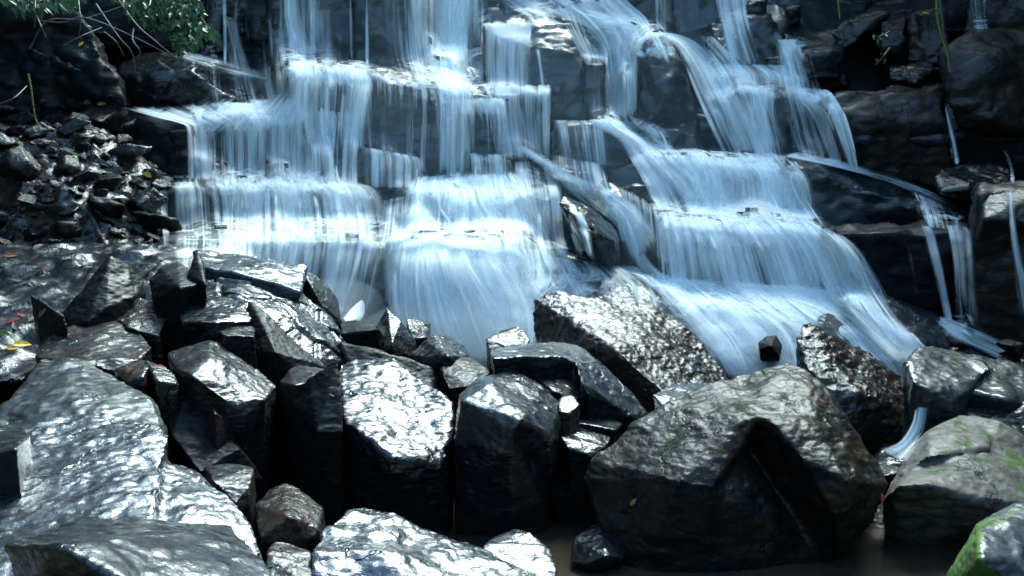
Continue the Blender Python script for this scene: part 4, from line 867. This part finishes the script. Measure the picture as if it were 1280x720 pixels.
def tube(name, pts, r0, r1, mat, label=None, cat=None, group=None, parent=None, seg=6):
    P_ = [Vector(p) for p in pts]; path = []
    A = [np.array(p) for p in P_]; n = max(10, len(A)*7)
    for k in range(n+1): path.append(Vector(catmull(A, k/n)))
    base = path[-1].copy() if parent is None else Vector()
    V = []; Fc = []
    for k, p in enumerate(path):
        d = (path[min(k+1, n)]-path[max(k-1, 0)]).normalized(); a = d.orthogonal().normalized(); b = d.cross(a)
        a = Vector((0, 0, 1)).cross(d); a = a.normalized() if a.length > .1 else Vector((1, 0, 0)); b = d.cross(a).normalized()
        r = r0+(r1-r0)*k/n; r *= 1+.08*math.sin(k*1.7)
        for s in range(seg):
            t = 2*math.pi*s/seg; V.append(tuple(p+a*math.cos(t)*r+b*math.sin(t)*r-base))
    for k in range(n):
        for s in range(seg): Fc.append((k*seg+s, k*seg+(s+1) % seg, (k+1)*seg+(s+1) % seg, (k+1)*seg+s))
    Fc.append(tuple(range(seg))); Fc.append(tuple(n*seg+s for s in reversed(range(seg))))
    me = bpy.data.meshes.new(name); me.from_pydata(V, [], Fc); me.update(); me.polygons.foreach_set('use_smooth', np.ones(len(me.polygons), dtype=bool))
    o = link(name, me, mat, parent, base)
    if label: tag(o, label, cat, group)
    return o
def leafgeo(c, d, up, L, Wd, fold=.25, curl=.3):
    d = d.normalized(); s = d.cross(up)
    s = s.normalized() if s.length > 1e-3 else Vector((1, 0, 0)); nrm = s.cross(d)
    prof = [(0, .0), (.18, .7), (.42, 1), (.7, .72), (1, 0)]
    V = []
    for t, wv in prof:
        cp_ = c+d*L*t - nrm*(curl*L*t*t)
        V += [cp_-s*Wd*wv*.5+nrm*fold*Wd*wv*.5, cp_, cp_+s*Wd*wv*.5+nrm*fold*Wd*wv*.5]
    Fc = []
    for k in range(4):
        a = k*3; Fc += [(a, a+1, a+4, a+3), (a+1, a+2, a+5, a+4)]
    return V, Fc
def shrub(label, blobs, Ysh, nleaf, L, stems, name='shrub', mat=None, depth=.5):
    base = P(*stems[0][0], Ysh) if stems else P(blobs[0][0], blobs[0][1], Ysh)
    root = bpy.data.objects.new(name, None); COL.objects.link(root); root.location = base; tag(root, label, 'shrub')
    V = []; Fc = []
    for x, y, rx, ry, wt in blobs:
        for _ in range(int(nleaf*wt)):
            a = rnd.uniform(0, 6.28); r = math.sqrt(rnd.random())
            if vnoise(np.array([[x*.1+a, y*.1+r*3, Ysh]]), 3)[0] < -.35: continue
            c = P(x+math.cos(a)*r*rx, y+math.sin(a)*r*ry, Ysh+rnd.uniform(-depth, depth)*.6)-base
            d = Vector((rnd.gauss(.2, .5), rnd.gauss(-.3, .5), rnd.gauss(-.8, .5)))
            v, f = leafgeo(c, d, Vector((rnd.gauss(0, .5), -1, rnd.gauss(.8, .5))), L*rnd.uniform(.6, 1.25), L*rnd.uniform(.32, .5))
            n = len(V); V += v; Fc += [tuple(n+i for i in q) for q in f]
    me = bpy.data.meshes.new('foliage'); me.from_pydata([tuple(v) for v in V], [], Fc); me.update()
    link('foliage', me, mat or leafm, root)
    for s in stems:
        pts = [P(x, y, Ysh+rnd.uniform(-.15, .15))-base for x, y in s]
        tube('branch', pts, .012, .005, darkbark, parent=root)
    return root
shrub('leafy green shrub hanging over the top left of the falls', [(205, 8, 48, 26, 1.2), (225, 22, 28, 20, 1), (240, 40, 16, 14, .35), (228, 50, 12, 12, .25), (190, -15, 60, 20, .8), (262, 38, 10, 8, .08)], 8.6, 330, .085,
      [[(170, -60), (195, -20), (222, 15), (240, 45)], [(150, -60), (180, -20), (200, 10), (215, 30)], [(230, -60), (225, -20), (238, 5), (262, 36)]])
shrub('small dim green shrub in the top left corner above the pale roots', [(35, 2, 25, 10, .6), (60, -5, 40, 12, .8), (165, 8, 10, 9, .2), (15, -10, 30, 14, .6)], 8.4, 80, .1,
      [[(20, -60), (30, -20), (38, 2)], [(80, -60), (70, -20), (62, 0)], [(150, -60), (160, -20), (166, 8)]])
shrub('little three-leaved green plant in a crevice of the right wall', [(1096, 45, 8, 4, .12), (1101, 72, 6, 8, .14), (1103, 48, 4, 8, .1)], 9.9, 40, .07, [[(1112, 40), (1104, 44), (1096, 46)], [(1112, 60), (1106, 68), (1100, 76)]], name='plant')
YR = 8.3
roots = [
 ([(38, 60), (60, 26), (110, 22), (200, -10)], 'pale thin root arching left over the top left bank'),
 ([(95, -30), (99, 10), (101, 28), (98, 46)], 'straight pale root hanging down at the top left bank'),
 ([(50, 26), (80, 28), (105, 22), (150, 38), (215, 70)], 'long pale branch stretching right across the top left bank'),
 ([(120, 5), (137, 30), (150, 48), (165, 66), (169, 90)], 'bent pale root ending straight down beside the leafy shrub'),
 ([(145, -5), (170, 30), (195, 52), (222, 74)], 'pale root running diagonally under the leafy shrub'),
 ([(80, 58), (100, 46), (128, 34)], 'short stout pale twig on the top left bank'),
 ([(167, 36), (166, 50), (175, 64), (172, 72)], 'curled hooked pale root below the leafy shrub'),
 ([(190, -8), (186, 8), (178, 14)], 'short brown twig inside the leafy shrub'),
 ([(-10, 132), (15, 124), (34, 107)], 'thin pale twig sticking out from the left edge'),
 ([(46, 20), (52, 34), (57, 46)], 'tiny upright pale twig near the top left corner'),
 ([(130, 40), (145, 52), (155, 70)], 'faint drooping pale root above the bright ledge at the top left'),
 ([(44, -10), (44, 12), (43, 34)], 'thin dark-tipped root dropping from the small corner shrub')]
for pts, lab in roots:
    n = len(pts)
    tube('root', [P(x, y, YR-.25*math.sin(math.pi*k/(n-1))+(0.5 if k in (0, n-1) and False else 0)) for k, (x, y) in enumerate(pts)], .0075, .004, bark, lab, 'root')
tube('vine', [P(x, y, 8.1) for x, y in ((35, 92), (39, 112), (42, 135), (45, 150), (52, 164))], .009, .005, greenvine, 'yellow-green vine hanging at the left edge of the bank', 'vine')
tube('vine', [P(x, y, 9.7) for x, y in ((1170, -30), (1171, 15), (1175, 40), (1184, 68), (1187, 90))], .014, .008, greenvine, 'yellow-green vine hanging down the right wall', 'vine')
tube('vine', [P(x, y, 9.75) for x, y in ((1168, -30), (1176, 10), (1180, 45), (1190, 72))], .016, .01, darkbark, 'dark brown vine beside the yellow-green one on the right wall', 'vine')
tube('vine', [P(x, y, 11.2) for x, y in ((1047, -30), (1048, 5), (1050, 24))], .014, .008, greenvine, 'short dim vine at the top of the right wall', 'vine')
def tree(label, base, crown, rad, n, seed):
    r = random.Random(seed); root = bpy.data.objects.new('tree', None); COL.objects.link(root); root.location = base; tag(root, label, 'tree')
    B = Vector(base); cc = Vector(crown)-B
    tube('trunk', [Vector((0, 0, -.6)), cc*.35+Vector((.1, .1, .2)), cc*.75+Vector((-.1, 0, .2)), cc+Vector((0, 0, .4))], .26, .1, darkbark, parent=root, seg=10)
    clumps = []
    for k in range(40):
        d = Vector((r.gauss(0, 1), r.gauss(0, 1), r.gauss(0, .8))).normalized()*r.uniform(.35, 1)
        c = cc+Vector((d.x*rad[0], d.y*rad[1], d.z*rad[2])); clumps.append((c, r.uniform(.45, .95)))
        if k % 3 == 0: tube('limb', [cc*.6, (cc*.8+c)/2+Vector((0, 0, .2)), c], .07, .02, darkbark, parent=root)
    V = []; Fc = []
    for k in range(n):
        c, q = clumps[k % len(clumps)]
        p = c+Vector((r.gauss(0, q*.5), r.gauss(0, q*.5), r.gauss(0, q*.35)))
        v, f = leafgeo(p, Vector((r.gauss(0, 1), r.gauss(0, 1), r.gauss(-.4, .5))), Vector((r.gauss(0, .5), r.gauss(0, .5), 1)), r.uniform(.16, .3), r.uniform(.07, .13))
        m_ = len(V); V += v; Fc += [tuple(m_+i for i in q_) for q_ in f]
    me = bpy.data.meshes.new('crown'); me.from_pydata([tuple(v) for v in V], [], Fc); me.update(); link('crown', me, leafm, root)
tree('leafy tree added out of view on the rim to shade the right wall', (8.6, 15.5, 6.4), (6.5, 14.2, 9.0), (3.0, 2.9, 1.4), 17000, 5)  # unseen crown, added and placed along the sun direction to shade the right wall
tree('leafy tree added out of view on the rim to shade the left bank', (-6.6, 14.5, 6.4), (-4.9, 13.6, 8.4), (2.4, 2.4, 1.3), 11000, 6)  # second unseen crown, added to shade the left side
h = hit(744, 364)
tube('twig', [h[0], h[0]+Vector((.03, -.02, .06)), P(752, 351, h[0].y-.05)], .014, .018, darkbark, 'short dark broken twig standing on the wet rock above the speckled boulder', 'twig')
def leaf(px, py, Lm, mat, label, ang=0, group=None):
    h = hit(px, py)
    if h[0] is None: return
    nrm = h[1] if h[1].y < .3 else -h[1]
    if nrm.dot(Vector((0, -1, 0))) < 0: nrm = Vector((0, -1, .3)).normalized()
    nrm = (nrm+Vector((0, -.7, .5))).normalized()
    t = Vector((math.cos(ang), 0, math.sin(ang))); t = (t-nrm*t.dot(nrm)).normalized()
    c = h[0]+nrm*.02-t*Lm*.5
    V, Fc = leafgeo(Vector((0, 0, 0)), t, nrm, Lm, Lm*.45, .3, .12)
    me = bpy.data.meshes.new('leaf'); me.from_pydata([tuple(v) for v in V], [], Fc); me.update()
    o = link('fallen_leaf', me, mat, None, c); tag(o, label, 'leaf', group)
leaf(92, 284, .17, leafg, 'bright green leaf lying on the rubble of the left bank', 0)
leaf(86, 282, .1, leafy, 'yellow leaf touching the bright green leaf on the rubble', .4)
leaf(87, 194, .18, leafg, 'long green blade leaf above the flat white-sheened stone', 0)
leaf(186, 219, .12, leafy, 'yellow leaf at the right end of the left bank rubble', -.2)
leaf(14, 321, .12, leafo, 'orange leaf at the left edge where rubble meets the rippled bedrock', .1)
leaf(18, 402, .1, leafr, 'red leaf on the rippled bedrock at the left edge', .8)
leaf(28, 395, .08, leafr, 'second red leaf, upper right one of the pair on the rippled bedrock', -.3)
leaf(8, 418, .07, leafg, 'small green leaf below the pair of red leaves', 0)
leaf(28, 432, .12, leafy, 'yellow leaf, larger one beside the flat grey diamond boulder', .4)
leaf(17, 437, .08, leafy, 'yellow leaf, smaller one at the left edge', .2)
leaf(201, 462, .06, leafr, 'red leaf on the brown stone beside the diamond boulder', .1)
leaf(160, 132, .12, leafg, 'green leaf on the lip of the left ledge', 0)
leaf(128, 131, .1, leafg, 'pale green leaf at the left end of the left ledge', .2)
leaf(793, 628, .05, leafo, 'orange leaf stuck to the left face of the giant dark boulder', 1.0)
leaf(1027, 503, .05, leafr, 'dark red leaf on top of the giant dark boulder', -.4)
leaf(1099, 622, .055, leafr, 'red leaf cluster at the right corner of the giant dark boulder', 1.2)
leaf(1157, 18, .1, leafy, 'yellow leaf on the right wall near the yellow-green vine', .2)
leaf(1138, 86, .09, leafy, 'yellow leaf on the brown block of the right wall', .1)
leaf(102, 56, .08, leafy, 'pale yellow leaf hanging among the pale roots', 1.0)
leaf(694, 698, .08, leafg, 'small green leaf in the shallow water beside the squarish stone', .1)
leaf(67, 236, .1, leafg, 'narrow yellow-green leaf standing in the rubble of the left bank', 1.4)
for k in range(46):
    x, y = (rnd.uniform(0, 190), rnd.uniform(180, 315)) if k < 30 else (rnd.uniform(0, 60), rnd.uniform(320, 470))
    leaf(x, y, rnd.uniform(.05, .11), leafb, 'small brown leaf among the litter on the left bank', rnd.uniform(0, 3), 'brown leaf litter on the left bank')
